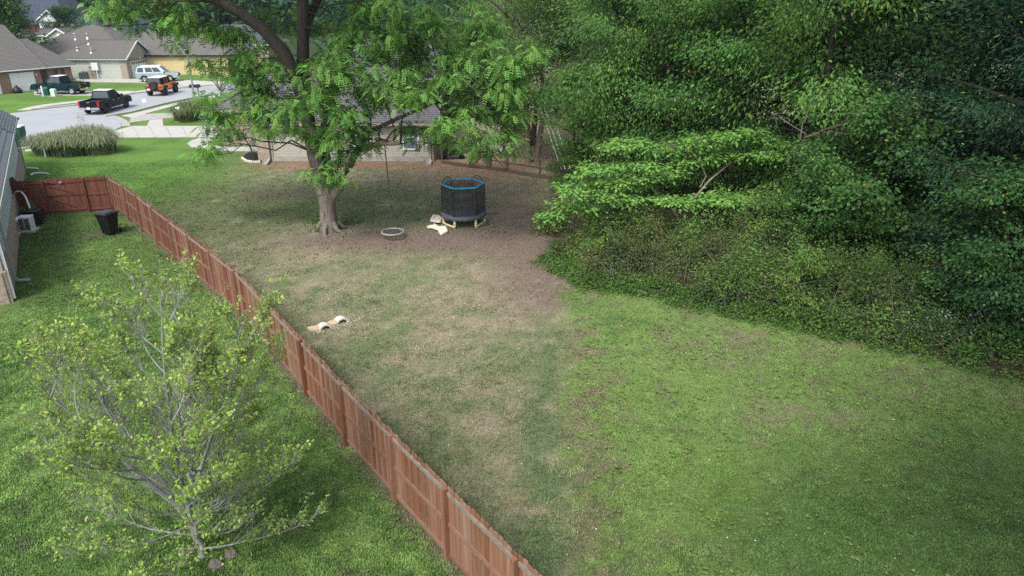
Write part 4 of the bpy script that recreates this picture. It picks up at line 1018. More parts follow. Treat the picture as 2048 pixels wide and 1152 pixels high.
c = G(43, 293); cart('dark green wheeled bin with white lid at the street end of the siding house', (c.x, c.y, 0), R(10), 'green_plastic', 'white', .75, .8, 1.5)
c = G(448, 226); o = None
t = thing('black_bag', 'dark rounded sack slumped on the walk beside the tree leaves', 'sack', c); mb = MB(); mb.lathe([(0, 0), (.55, .02), (.62, .25), (.5, .55), (.25, .75), (.08, .85), (.12, .95), (0, .93)], 10); mb.obj('bag', MT['black_matte'], t)
c = G(36, 186); t = thing('black_bag', 'black rubbish sack leaning on the brick beside the garage door', 'sack', c); mb = MB(); mb.lathe([(0, 0), (.45, .02), (.5, .2), (.4, .45), (.15, .7), (.06, .78), (.1, .86), (0, .84)], 9); mb.obj('bag', MT['black'], t)
# side yard of house D
d0 = Vector((-58.5, 95.6, 0))
t = thing('board_fence', 'grey weathered board fence joining the two street houses', 'fence', (-60.2, 95.2, 0)); t.rotation_euler = (0, 0, R(6))
me = MB().box((0, 0, .9), (.18, .03, 1.8)).mesh('board', MT['old_wood'])
for i in range(13): link('board', me, t).location = (i * .2, 0, random.uniform(-.05, .05))
mb = MB(); mb.box((2.75, -.02, 1.0), (.28, .14, 2.05)); mb.obj('post', MT['fence_dark'], t)
for z in (.4, 1.4): mb = MB(); mb.bar((0, .05, z), (2.6, .05, z), .05, .09); mb.obj('rail', MT['old_wood'], t)
t = thing('air_conditioner', 'dark outdoor air conditioner between board fence and siding wall', 'air conditioner', G(171, 158)); mb = MB(); mb.box((0, 0, .45), (1.0, .9, .84)); mb.obj('casing', MT['lamp_metal'], t); mb = MB(); mb.lathe([(0, .88), (.36, .88), (.4, .9), (.4, .93), (.3, .95), (0, .95)], 14); mb.obj('fan_guard', MT['black'], t); mb = MB(); [mb.box((-.4 + k * .2, -.46, .45), (.12, .02, .7)) for k in range(5)]; mb.obj('grille', MT['black'], t)
t = thing('electric_cabinet', 'grey electric meter cabinet on the pale siding wall', 'meter cabinet', (-54.3, 96.5, 0)); mb = MB(); mb.box((0, -.1, 1.6), (.85, .25, .95)); mb.obj('cabinet', MT['grey_plastic'], t); mb = MB(); mb.tube([(.1, -.1, .05), (.1, -.1, 1.2)], .06, 8); mb.obj('conduit', MT['white'], t); mb = MB(); mb.lathe([(0, 0), (.14, 0), (.14, .12), (0, .14)], 12, Matrix.Translation((-.7, -.05, 1.5)) @ Matrix.Rotation(R(90), 4, 'X')); mb.obj('meter', MT['lamp_metal'], t)
# things by the siding house
c = G(57, 462); u = thing('heat_pump', 'white outdoor air conditioner with two dark grilles beside the brick base', 'air conditioner', c, R(10)); u.scale = (.86, .86, .92)
mb = MB(); mb.box((0, 0, .41), (.62, .55, .7)); mb.obj('casing', MT['grey_plastic'], u)
mb = MB(); mb.box((0, 0, .775), (.66, .6, .04)); mb.obj('top', MT['white'], u)
for x in (-.14, .14):
    mb = MB(); mb.box((x, -.277, .41), (.24, .012, .6)); g = mb.obj('grille', MT['black'], u)
    mb = MB(); [mb.box((x, -.286, .15 + k * .065), (.22, .012, .018)) for k in range(9)]; mb.obj('louver', MT['trim_grey'], g)
mb = MB(); mb.box((0, 0, .03), (.95, .9, .06)); o = mb.obj('pad', MT['concrete_old'], u)
c = G(70, 447); t = thing('planter_tub', 'black square tub with a green plant behind the white air conditioner', 'planter', c, R(15)); mb = MB(); mb.box((0, 0, .33), (.72, .66, .64), taper=1.12); mb.obj('tub', MT['black'], t); mb = MB(); mb.box((0, 0, .66), (.84, .78, .05)); mb.obj('rim', MT['black'], t)
PL = (t, Vector((-.25, .1, .7)))
for a, b, wd, lab in ((G(83, 433), (-25.05, 34.85, 1.95), .24, 'broad grey plank leaning on the dark red fence'), (G(62, 432), (-25.15, 34.8, 1.85), .08, 'thin stick leaning on the fence behind the grey plank')):
    a = Vector(a); o = MB(); o.bar((0, 0, .02), Vector(b) - a, wd, .05, up=(.4, -1, .2)); q = o.obj('leaning_board', MT['old_wood'] if wd > .1 else MT['bark_tan']); q.location = a; tag(q, lab, 'plank')
for pts, lab in (([(48, 338), (60, 339), (76, 339.5)], 'white drain pipe lying on grass at the far house corner'), ([(62, 352), (68, 349), (84, 348.5), (97, 350)], 'white bent drain pipe on the grass just beyond the gate')):
    P = [G(*q) + Vector((0, 0, .07)) for q in pts]; mb = MB(); mb.tube([q - P[0] for q in P], .06, 8); o = mb.obj('drain_pipe', MT['white']); o.location = P[0]; tag(o, lab, 'pipe')
P = [G(33, 486), G(38, 470), G(43, 450)]; mb = MB(); mb.tube([q - P[0] + Vector((0, 0, .06)) for q in P], .05, 8); o = mb.obj('drain_pipe', MT['white']); o.location = P[0]; tag(o, 'straight white pipe lying along the brick base', 'pipe')
# fieldstones under the young tree
for (u, v, s, lab) in ((372, 1108, .14, 'grey fieldstone nearest the base of the young tree'), (432, 1132, .15, 'flat grey fieldstone at the lower side of the young tree'), (462, 1112, .14, 'mauve fieldstone standing clear of the young tree'), (366, 1130, .11, 'small mossy fieldstone beside the young tree')):
    mb = MB(); n = 9; rr = [random.uniform(.8, 1.15) for _ in range(n)]
    rows = [(1.0, 0), (1.05, .35), (.8, .75), (.3, .95)]
    vs = [(s * k * rr[j] * math.cos(6.283 * j / n), s * k * rr[j] * math.sin(6.283 * j / n) * .8, s * z * (1 + .12 * math.sin(j * 2.1))) for k, z in rows for j in range(n)]
    mb.add(vs, [(i * n + j, i * n + (j + 1) % n, (i + 1) * n + (j + 1) % n, (i + 1) * n + j) for i in range(3) for j in range(n)] + [tuple(range(3 * n, 4 * n))])
    o = mb.obj('fieldstone', MT['stone']); o.location = G(u, v); tag(o, lab, 'stone')
# white arches and sandstones in the turf
for (u, v, lab) in ((648, 657, 'white half ring arch in the turf nearest the fence'), (682, 644, 'white half ring arch in the turf farther from the fence')):
    t = thing('garden_arch', lab, 'garden ornament', G(u, v), R(38))
    n = 9
    for i in range(n):
        a0, a1 = math.pi * i / n + .01, math.pi * (i + 1) / n - .01; mb = MB(); ro, ri = .225, .165
        mb.prism([(ro * math.cos(a0), -.14, ro * math.sin(a0)), (ro * math.cos(a1), -.14, ro * math.sin(a1)), (ri * math.cos(a1), -.14, ri * math.sin(a1)), (ri * math.cos(a0), -.14, ri * math.sin(a0))], (0, .28, 0)); mb.obj('block', MT['arch'], t)
    t.scale = (1, 1, .82)
for (u, v, s, lab) in ((630, 660, .2, 'orange tan sandstone beside the fence end arch'), (666, 648, .17, 'orange tan sandstone lying between the two white arches')):
    mb = MB(); n = 8; rr = [random.uniform(.75, 1.2) for _ in range(n)]
    rows = [(1.0, 0), (1.02, .4), (.85, .62), (.3, .7)]
    mb.add([(s * k * rr[j] * math.cos(6.283 * j / n) * 1.2, s * k * rr[j] * math.sin(6.283 * j / n) * .8, s * z) for k, z in rows for j in range(n)], [(i * n + j, i * n + (j + 1) % n, (i + 1) * n + (j + 1) % n, (i + 1) * n + j) for i in range(3) for j in range(n)] + [tuple(range(3 * n, 4 * n))])
    o = mb.obj('sandstone', MT['sandstone']); o.location = G(u, v); tag(o, lab, 'stone')
mb = MB(); c0 = G(672, 652)
for i in range(60):
    a = random.uniform(-.6, .75); p = Vector((a, a * .75 + random.gauss(0, .13) - .06, .015)); s = random.uniform(.015, .04)
    mb.box(p, (s, s * .8, s * .7), random.uniform(0, 3), taper=.7)
o = mb.obj('pebbles', MT['arch'], kind='stuff'); o.location = c0; tag(o, 'pale pebbles scattered round the white arches', None, None, 'stuff')

# ------------------------------------------------------------------ trampoline
c = G(928, 446); tr = thing('trampoline', 'small netted trampoline with blue top bars on cream legs', 'trampoline', (c.x, c.y, 0), R(8))
RA, ZM, ZT = 1.08, .56, 1.98
hexa = lambda r, z, k0=0: [Vector((r * math.cos(R(60 * k + k0)), r * math.sin(R(60 * k + k0)), z)) for k in range(6)]
TOP, MID = hexa(1.04, ZT), hexa(1.06, ZM)
mb = MB(); mb.lathe([(0, ZM - .02), (.88, ZM - .02), (.88, ZM), (0, ZM)], 12); mb.obj('jumping_mat', MT['navy'], tr)
mb = MB(); mb.lathe([(.82, ZM + .01), (.86, ZM + .05), (1.1, ZM + .03), (1.14, ZM - .12), (1.08, ZM - .16)], 12); mb.obj('edge_pad', MT['navy'], tr)
for k in range(6):
    mb = MB(); mb.tube([MID[k], TOP[k]], .018, 6); mb.obj('net_pole', MT['black'], tr)
    mb = MB(); mb.tube([TOP[k] * 1.0, TOP[(k + 1) % 6]], .034, 8); mb.obj('top_bar', MT['blue_foam'], tr)
for k in (0, 1, 2, 3, 4, 5):
    if k in (0, 2, 4):
        a, b = TOP[k], TOP[(k + 1) % 6]; P = []
        for i in range(11):
            t_ = i / 10; P.append(a.lerp(b, t_) * (1 - .0 * math.sin(math.pi * t_)) + Vector((0, 0, .27 * math.sin(math.pi * t_) ** .7)))
        mb = MB(); mb.tube(P, .014, 6); ah = mb.obj('net_hoop', MT['black'], tr)
m, nt, b, out = new_mat('mesh netting'); b.inputs['Base Color'].default_value = (.02, .022, .022, 1); b.inputs['Roughness'].default_value = .8
MT['net'] = m
# netting: real crossing threads, joined
for k in range(6):
    mb = MB(); A, B, A1, B1 = MID[k], MID[(k + 1) % 6], TOP[k], TOP[(k + 1) % 6]
    n1, n2 = 34, 46
    for i in range(n1 + 1):
        p, q = A.lerp(B, i / n1), A1.lerp(B1, i / n1)
        if k in (0, 2, 4): q = q + Vector((0, 0, .26 * max(math.sin(math.pi * i / n1), 0) ** .7))
        d_ = (B - A).normalized() * .005; mb.add([p - d_, p + d_, q + d_, q - d_], [(0, 1, 2, 3)])
    for j in range(n2 + 1):
        p, q = A.lerp(A1, j / n2), B.lerp(B1, j / n2); d_ = Vector((0, 0, .005)); mb.add([p - d_, q - d_, q + d_, p + d_], [(0, 1, 2, 3)])
    mb.obj('netting', MT['net'], tr, kind='stuff')
f0 = lambda k, r, z: Vector((r * math.cos(R(60 * k + 0)), r * math.sin(R(60 * k)), z))
for k0, k1 in ((3, 4), (5, 0), (1, 2)):
    a, b = f0(k0, 1.02, .07), f0(k1, 1.02, .07)
    for p, q in ((a, b),):
        mb = MB(); mid = (p + q) / 2 + (p + q).normalized() * .06; mb.tube([p, p.lerp(mid, .6), mid, mid.lerp(q, .4), q], [.06, .05, .055, .05, .06], 10); base = mb.obj('leg_base', MT['cream'], tr)
    for p in (a, b):
        mb = MB()
        for z in (.14, .25, .36): mb.lathe([(.0, z - .045), (.055, z - .045), (.068, z), (.055, z + .045), (0, z + .045)], 10, Matrix.Translation((p.x, p.y, 0)))
        mb.obj('leg', MT['cream'], tr)
# broken white plastic pieces
def plate_piece(label, pix, z, hgt, name):
    P = [G(*q) for q in pix]; o0 = P[0]; mb = MB(); n = len(P); cen = sum(P, Vector()) / n
    top = [p - o0 + Vector((0, 0, z + .05 * math.sin(i * 1.7))) for i, p in enumerate(P)]
    mb.prism(top, (0, 0, -.045))
    for i in range(n): mb.bar(top[i] + Vector((0, 0, -.02)), top[(i + 1) % n] + Vector((0, 0, -.02)), .07, hgt)
    o = mb.obj(name, MT['offwhite']); o.location = o0; return tag(o, label, 'plastic piece')
plate_piece('white forked plastic chair piece lying flat before the trampoline leg', [(855, 457), (866, 460), (876, 461), (882, 470), (894, 466), (890, 457), (878, 456), (868, 450), (870, 455.5), (862, 455)], .09, .07, 'broken_chair')
plate_piece('pale ribbed plastic panel tipped against the trampoline leg', [(862, 446), (868, 438), (877, 436), (882, 441), (880, 449), (872, 449)], .14, .09, 'plastic_panel')
# ball and yard bits
c = G(836, 440); mb = MB(); mb.lathe([(0, 0), (.06, .015), (.1, .07), (.09, .13), (.04, .17), (0, .175)], 12); o = mb.obj('ball', MT['teal']); o.location = c; tag(o, 'small teal ball on the worn turf by the rope swing', 'ball')
# back yard of house B
c = G(904, 318); t = thing('patio_grill', 'black covered barbecue grill behind the rail fence', 'grill', c, R(8)); mb = MB(); mb.box((0, 0, .55), (1.5, .6, .5)); mb.lathe([(0, 1.12), (.26, 1.08), (.32, .9), (.33, .8)], 14, Matrix.Translation((0, 0, 0)) @ Matrix.Scale(2.0, 4, (1, 0, 0))); mb.obj('cover', MT['black'], t)
for x in (-.6, .6): mb = MB(); mb.bar((x, 0, 0), (x, 0, .35), .5, .06, up=(0, 1, 0)); mb.obj('leg', MT['black'], t)
t = thing('yellow_pole', 'thin yellow pole leaning in the bare back yard', 'pole', G(1056, 282)); mb = MB(); mb.tube([(0, 0, 0), (-.75, 1.4, 1.6)], .035, 6); mb.obj('shaft', MT['yellow'], t)
fb = G(1141, 338); ft = GD(1100, 216, fb.y + .8) - fb
t = thing('swing_frame', 'white pole frame standing at the wood edge behind the rail fence', 'swing frame', fb)
for i, (dx, w_) in enumerate(((0, .05), (-.34, .05), (-.6, .035))): mb = MB(); mb.tube([(dx, 0, 0), Vector((dx, 0, 0)) + ft], w_, 8); mb.obj('pole', MT['white'], t)
for k in (.9,): mb = MB(); mb.bar(ft * k, ft * k + Vector((-.6, 0, 0)), .05, .05); mb.obj('rung', MT['white'], t)
# planting bed at the brick corner
P = [G(484, 317), G(492, 323), G(506, 325.5), G(521, 325)]
t = thing('mulch_bed', 'black mulch bed with pale edging at the brick corner', 'garden bed', P[0])
outl = [q - P[0] for q in P] + [Vector((-17.05, 49.2, 0)) - P[0], G(497, 306) - P[0]]
mb = MB(); mb.prism([(q.x, q.y, 0) for q in outl], (0, 0, .07)); mb.obj('mulch', MT['mulch'], t)
for a, b in zip(P, P[1:]):
    for i in range(4):
        p, q = a.lerp(b, i / 4 + .01), a.lerp(b, (i + 1) / 4 - .01); mb = MB(); mb.bar(p - P[0] + Vector((0, 0, .06)), q - P[0] + Vector((0, 0, .06)), .12, .12); mb.obj('edging_stone', MT['arch'], t)
# ------------------------------------------------------------------ foliage tools
def unit(a): return a / np.maximum(np.linalg.norm(a, axis=1, keepdims=True), 1e-9)
def leaves(P, A, N, L, Wd, col, droop=.12):
    """one folded-diamond leaf per point: base P, axis A, face normal N"""
    k = len(P); A = unit(A); B = unit(np.cross(A, N)); L = np.broadcast_to(L, (k,))[:, None]; Wd = np.broadcast_to(Wd, (k,))[:, None]
    m = P + A * L * .42
    tip = P + A * L; tip[:, 2] -= (L * droop)[:, 0]
    V = np.stack([P, m + B * Wd * .5, tip, m - B * Wd * .5], 1).reshape(-1, 3)
    return V, np.repeat(col, 4, 0)
def quads(n): return np.arange(4 * n).reshape(-1, 4)
def rand_dir(n, up=0.0):
    d = rng.normal(0, 1, (n, 3)); d[:, 2] += up; return unit(d)
def tint(base, n, var=.22, yel=.0, ycol=(.17, .24, .045)):
    c = np.tile(np.array(base)[None, :], (n, 1)) * rng.uniform(1 - var, 1 + var, (n, 1))
    c[:, 0] *= rng.uniform(.85, 1.2, n); c[:, 2] *= rng.uniform(.8, 1.2, n)
    if yel:
        w = (rng.uniform(0, 1, (n, 1)) < yel) * rng.uniform(.4, 1, (n, 1)); c = c * (1 - w) + np.array(ycol) * w
    return c
def spray(cen, rad, n, L, Wd, col, out=None, flat=.4, hang=.35, up=.9, var=.22, yel=.05):
    """a clump of leaves: flattened cloud, leaves pointing outward and hanging"""
    q = rng.normal(0, .5, (n, 3)) * np.array([1, 1, flat]) * rad
    P = np.array(cen)[None, :] + q
    A = q * np.array([1, 1, .4]) / max(rad, 1e-6) + rng.normal(0, .35, (n, 3)); A[:, 2] -= hang
    if out is not None: A += np.array(out)[None, :] * .4
    N = rng.normal(0, .45, (n, 3)); N[:, 2] += up; N += A * .2
    return leaves(P, A, N, L * rng.uniform(.7, 1.25, n), Wd * rng.uniform(.7, 1.2, n), tint(col, n, var, yel))
def fronds(cen, rad, n, L, pairs, col, flat=.6, hang=.35, lw=.034, ll=.11, yel=.05, out=None):
    """pinnate leaves: a rachis with paired leaflets"""
    q = rng.normal(0, .5, (n, 3)) * np.array([1, 1, flat]) * rad
    P = np.array(cen)[None, :] + q
    A = q * np.array([1, 1, .3]) / max(rad, 1e-6) + rng.normal(0, .45, (n, 3)); A[:, 2] += .12 - hang * .5
    if out is not None: A += np.array(out)[None, :] * .5
    A = unit(A); N = rng.normal(0, .3, (n, 3)); N[:, 2] += 1.0; B = unit(np.cross(A, N)); N = unit(np.cross(B, A))
    Ls = L * rng.uniform(.7, 1.2, n); cc = tint(col, n, .22, yel)
    vs, cs = [], []
    for i in range(pairs):
        t = .2 + .8 * i / max(pairs - 1, 1)
        base = P + A * (Ls * t)[:, None]; base[:, 2] -= Ls * hang * t ** 2
        for s in (-1, 1):
            ax = unit(B * s * .9 + A * .55 - np.array([0, 0, .25])[None, :] * hang)
            v, c = leaves(base, ax, N, ll * (1 - .5 * abs(t - .55)) * rng.uniform(.85, 1.15, n), lw, cc, .15); vs.append(v); cs.append(c)
    return np.concatenate(vs), np.concatenate(cs)
def foliage(name, parts, mat, parent=None, shift=None, kind='stuff'):
    V = np.concatenate([p[0] for p in parts]); C = np.concatenate([p[1] for p in parts])
    if shift is not None: V = V - np.array(shift)[None, :]
    return link(name, np_mesh(name, V, quads(len(V) // 4), C, mat), parent, kind)
def bent(a, b, sag, n=5, jit=.04):
    a, b = Vector(a), Vector(b); L = (b - a).length; o = []
    for i in range(n + 1):
        t = i / n; p = a.lerp(b, t); p.z += sag * math.sin(math.pi * t)
        if 0 < i < n: p += Vector((random.gauss(0, jit), random.gauss(0, jit), random.gauss(0, jit))) * L
        o.append(p)
    return o

# ------------------------------------------------------------------ the big walnut
TD = 32.45
base = G(660, 460); wal = thing('walnut_tree', 'big walnut tree with forked grey trunk and rope swing on the worn lawn', 'tree', base)
sh = tuple(base)
def path(l, d=TD): return [GD(u, v, d + dd) for u, v, dd in l]
tr_ = MB()
P = path([(659, 468, 0), (657, 440, 0), (655, 415, 0), (653, 390, 0), (652, 372, .05)]); tr_.tube(P, [.5, .41, .38, .39, .34], 14)
tr_.obj('trunk', MT['bark_walnut'], wal, sh)
tr_ = MB()
A_ = path([(650, 385, 0), (640, 350, 0), (628, 305, 0), (618, 255, .1), (611, 200, .2), (606, 140, .3), (606, 80, .35), (607, 20, .4), (604, -80, .5), (610, -230, .8)])
tr_.tube(A_[:4], [.40, .36, .33, .3], 12); tr_.obj('stem', MT['bark_walnut'], wal, sh); tr_ = MB(); tr_.tube(A_[3:], [.3, .3, .28, .26, .24, .2, .1], 12)
0 and tr_.tube(A_, [.40, .36, .33, .3, .3, .28, .26, .24, .2, .1], 12)
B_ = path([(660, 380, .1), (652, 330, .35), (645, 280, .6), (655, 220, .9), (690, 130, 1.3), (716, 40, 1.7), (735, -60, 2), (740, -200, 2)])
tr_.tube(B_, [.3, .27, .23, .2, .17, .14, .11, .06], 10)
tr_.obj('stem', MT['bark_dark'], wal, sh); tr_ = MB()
C_ = path([(662, 395, 0), (680, 372, -.1), (697, 335, -.2), (714, 300, -.2), (742, 262, 0), (800, 235, .3), (870, 205, .5), (930, 190, .6), (980, 170, .6)])
tr_.tube(C_, [.24, .21, .18, .15, .11, .085, .06, .045, .02], 10)
tr_.obj('stem', MT['bark_walnut'], wal, sh); tr_ = MB()
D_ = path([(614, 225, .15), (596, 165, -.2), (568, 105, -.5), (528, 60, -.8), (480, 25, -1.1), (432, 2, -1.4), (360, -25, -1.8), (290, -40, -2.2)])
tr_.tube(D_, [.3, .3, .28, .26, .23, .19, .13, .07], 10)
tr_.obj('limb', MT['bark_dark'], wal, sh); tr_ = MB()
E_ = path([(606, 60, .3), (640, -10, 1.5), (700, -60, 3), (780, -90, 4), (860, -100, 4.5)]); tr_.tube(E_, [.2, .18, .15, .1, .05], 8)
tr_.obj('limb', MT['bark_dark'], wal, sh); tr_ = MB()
F_ = path([(714, 300, -.2), (742, 291, -1.0), (768, 285, -1.2), (786, 286, -1.3), (801, 288, -1.35)]); tr_.tube(F_, [.15, .13, .14, .12, .05], 8)
tr_.tube(path([(778, 285, -1.25), (790, 272, -1.3), (797, 262, -1.3), (803, 243, -1.3)]), [.12, .09, .09, .06], 8)
tr_.tube(path([(648, 300, .3), (655, 275, .3), (661, 250, .3)]), [.09, .08, .06], 6)
tr_.obj('dead_limb', MT['bark_walnut'], wal, sh)
SK = [p for l in (A_, B_, C_, D_, E_, F_) for p in l]
CL = []  # u, v, ru, rv
CL += [(255, 14, 50, 24), (300, 26, 46, 26), (345, 40, 48, 30), (392, 50, 50, 34), (192, 40, 14, 34), (215, 14, 30, 18), (440, 60, 46, 34), (330, -10, 60, 24), (400, -5, 60, 24)]
CL += [(448, 112, 56, 36), (500, 90, 46, 34), (520, 150, 44, 38), (470, 172, 46, 34), (505, 205, 46, 30), (555, 190, 40, 30), (450, 232, 44, 26), (418, 285, 26, 26), (470, 262, 36, 22), (530, 240, 30, 20), (440, 205, 36, 26), (555, 240, 26, 22), (560, 130, 40, 34), (548, 50, 46, 34), (404, 312, 14, 12)]
CL += [(650, 110, 44, 30), (690, 150, 50, 36), (640, 165, 44, 34), (690, 200, 48, 36), (645, 215, 44, 30), (600, 215, 30, 26), (725, 165, 46, 34), (680, 240, 44, 26), (730, 212, 44, 22), (632, 250, 36, 20), (705, 262, 36, 20), (655, 60, 40, 34), (700, 90, 48, 38), (720, 40, 50, 34)]
CL += [(760, 110, 46, 36), (806, 130, 50, 36), (760, 165, 44, 30), (795, 190, 50, 30), (840, 165, 48, 30), (838, 110, 44, 34), (850, 60, 50, 36), (790, 60, 46, 30), (880, 110, 46, 36), (820, 205, 40, 18), (770, 20, 50, 24), (840, 20, 50, 24)]
CL += [(900, 160, 46, 34), (945, 130, 50, 36), (925, 205, 46, 30), (965, 185, 46, 34), (990, 225, 44, 30), (950, 250, 44, 26), (905, 245, 34, 24), (1000, 265, 34, 24), (960, 285, 34, 18), (910, 285, 30, 16), (925, 70, 56, 40), (970, 60, 50, 40), (1010, 120, 40, 40), (1010, 180, 30, 36), (880, 265, 22, 18), (830, 262, 18, 26), (842, 295, 12, 14)]
CL += [(1020, 235, 30, 26), (1030, 185, 30, 30), (1005, 292, 26, 14), (1035, 130, 34, 34), (590, 265, 26, 16), (660, 335, 22, 18), (640, 350, 20, 12), (700, 300, 30, 20), (732, 288, 30, 16), (680, 285, 28, 18), (672, 345, 20, 12), (628, 345, 12, 10), (625, 275, 22, 16)]
parts, br = [], MB()
PXM = FPX / (TD * CT + 3)
for (u, v, ru, rv) in CL:
    dd = random.gauss(0, 1.0) + (-2.2 if v > 110 and u > 585 else -.6 if v > 150 else 0)
    big = max(ru, 18) / PXM
    c = GD(u, v, TD + dd); near = sorted(SK, key=lambda p: (p - c).length)[:3]
    k = random.choice(near); pts = bent(k, c, .25, 5, .05); L = (c - k).length
    br.tube(pts, [max(.012, .016 * min(L, 3) * (1 - i / 6)) for i in range(6)], 5)
    for _ in range(max(2, int(4 * ru / 45))):
        e = c + Vector((random.gauss(0, .55), random.gauss(0, .55), random.gauss(0, .5) * rv / ru)) * big
        br.tube(bent(pts[3], e, .08, 3, .05), [.012, .01, .007, .004], 4)
    area = ru * rv / (45 * 32)
    n = int((195 if u > 740 else 175) * area) + 10
    ss = max(2, int(6 * area))
    for _ in range(ss):
        cc = np.array(c) + rng.normal(0, .5, 3) * np.array([ru / PXM, ru / PXM * .8, rv / PXM])
        bright = rng.uniform(0, 1)
        col = (.125, .27, .058) if bright > .3 else (.085, .195, .046)
        parts.append(fronds(cc, .5, int(n / ss) + 3, .3, 5, col, .5, .5, .066, .135, .08, out=(0, 0, -.1)))
for _ in range(190):                                  # the top of the crown, above the frame
    c = np.array([base.x + rng.normal(0, 3.6), TD + rng.normal(0, 3.2), rng.uniform(11.2, 15.5)])
    parts.append(fronds(c, .8, 14, .5, 5, (.065, .15, .03), .5, .5, .12, .22))
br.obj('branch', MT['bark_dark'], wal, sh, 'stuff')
foliage('crown', parts, MT['leaf'], wal, sh)
for k in range(6):
    a_ = k * 1.05 + .3; rt = MB(); rt.tube([Vector((.3 * math.cos(a_), .3 * math.sin(a_), .42)), Vector((.58 * math.cos(a_), .58 * math.sin(a_), .12)), Vector((.8 * math.cos(a_ + .15), .8 * math.sin(a_ + .15), .0)), Vector((1.1 * math.cos(a_ + .3), 1.1 * math.sin(a_ + .3), -.06))], [.16, .12, .07, .03], 8); rt.obj('root', MT['bark_walnut'], wal)
# green suckers at the trunk foot
pp = [spray(G(u, v) + Vector((0, 0, .22)), .5, 90, .13, .07, (.07, .14, .03), None, .5, .1) for u, v in ((632, 448), (645, 462), (690, 446), (704, 444))]
o = foliage('ground_shoots', pp, MT['leaf']); tag(o, 'low green shoots round the walnut trunk foot', None, None, 'stuff')
# rope swing hanging from the dead limb
hook = GD(769, 287, TD - 1.2); seat = G(779, 472); seat = Vector((hook.x + .1, hook.y - .05, .32))
sw = thing('rope_swing', 'round saucer swing hanging by a long rope from the walnut limb', 'swing', seat)
knot = Vector((0, 0, 1.25)); mb = MB(); mb.tube([hook - seat, knot], .022, 6); mb.obj('rope', MT['rope'], sw)
mb = MB(); mb.tube([Vector((.5 * math.cos(R(a)), .5 * math.sin(R(a)), 0)) for a in range(0, 361, 15)], .042, 8, False); mb.obj('ring', MT['swing_grey'], sw)
mb = MB()
for i in range(-4, 5):
    x = i * .1; y = math.sqrt(max(.46 ** 2 - x * x, 0)); mb.bar((x, -y, -.02), (x, y, -.02), .022, .012); mb.bar((-y, x, -.012), (y, x, -.012), .022, .012)
mb.obj('net_seat', MT['rope'], sw, kind='stuff')
for a in (45, 135, 225, 315): mb = MB(); mb.tube([knot, Vector((.5 * math.cos(R(a)), .5 * math.sin(R(a)), .03))], .012, 5); mb.obj('cord', MT['rope'], sw)
mb = MB(); mb.lathe([(0, -.09), (.06, -.07), (.07, .0), (.05, .09), (0, .12)], 8, Matrix.Translation(knot)); mb.obj('shackle', MT['rope'], sw)

# ------------------------------------------------------------------ the young pale tree inside the fence
base = G(405, 1112); yt = thing('young_tree', 'young grey barked tree with sparse fresh leaves inside the red fence', 'tree', base)
trunk = MB(); spine = [Vector((-.1 * i / 6 + .03 * math.sin(i * 1.7), .03 * math.sin(i * 2.3), 1.5 * i / 6)) for i in range(7)]
trunk.tube(spine, [.085, .07, .064, .06, .056, .05, .04], 9); trunk.obj('trunk', MT['bark_grey'], yt)
def along(P, t):
    k = t * (len(P) - 1); i = min(int(k), len(P) - 2); return P[i].lerp(P[i + 1], k - i)
def shoot(a, d, L, curl, n=6, jit=.05):
    P = [Vector(a)]; d = Vector(d).normalized()
    for i in range(n):
        d = (d + Vector((random.gauss(0, jit), random.gauss(0, jit), curl / n + random.gauss(0, jit * .6)))).normalized(); P.append(P[-1] + d * (L / n))
    return P
tw = MB(); LP, LA, LS = [], [], []
LEAD = []
for k in range(7):
    az = k * 2.39996 + .5; el = R((84, 70, 66, 72, 63, 68, 76)[k]); Ln = (4.5, 4.3, 4.2, 4.4, 4.1, 4.2, 4.2)[k]
    Q = shoot(along(spine, .3 + .1 * k), (math.cos(az) * math.cos(el) + .03, math.sin(az) * math.cos(el), math.sin(el)), Ln, .12, 10, .055); LEAD.append((Q, az))
    mb = MB(); mb.tube(Q, [.042 * (1 - .9 * j / 10) + .003 for j in range(11)], 7); mb.obj('limb', MT['bark_grey'], yt)
NB = 84
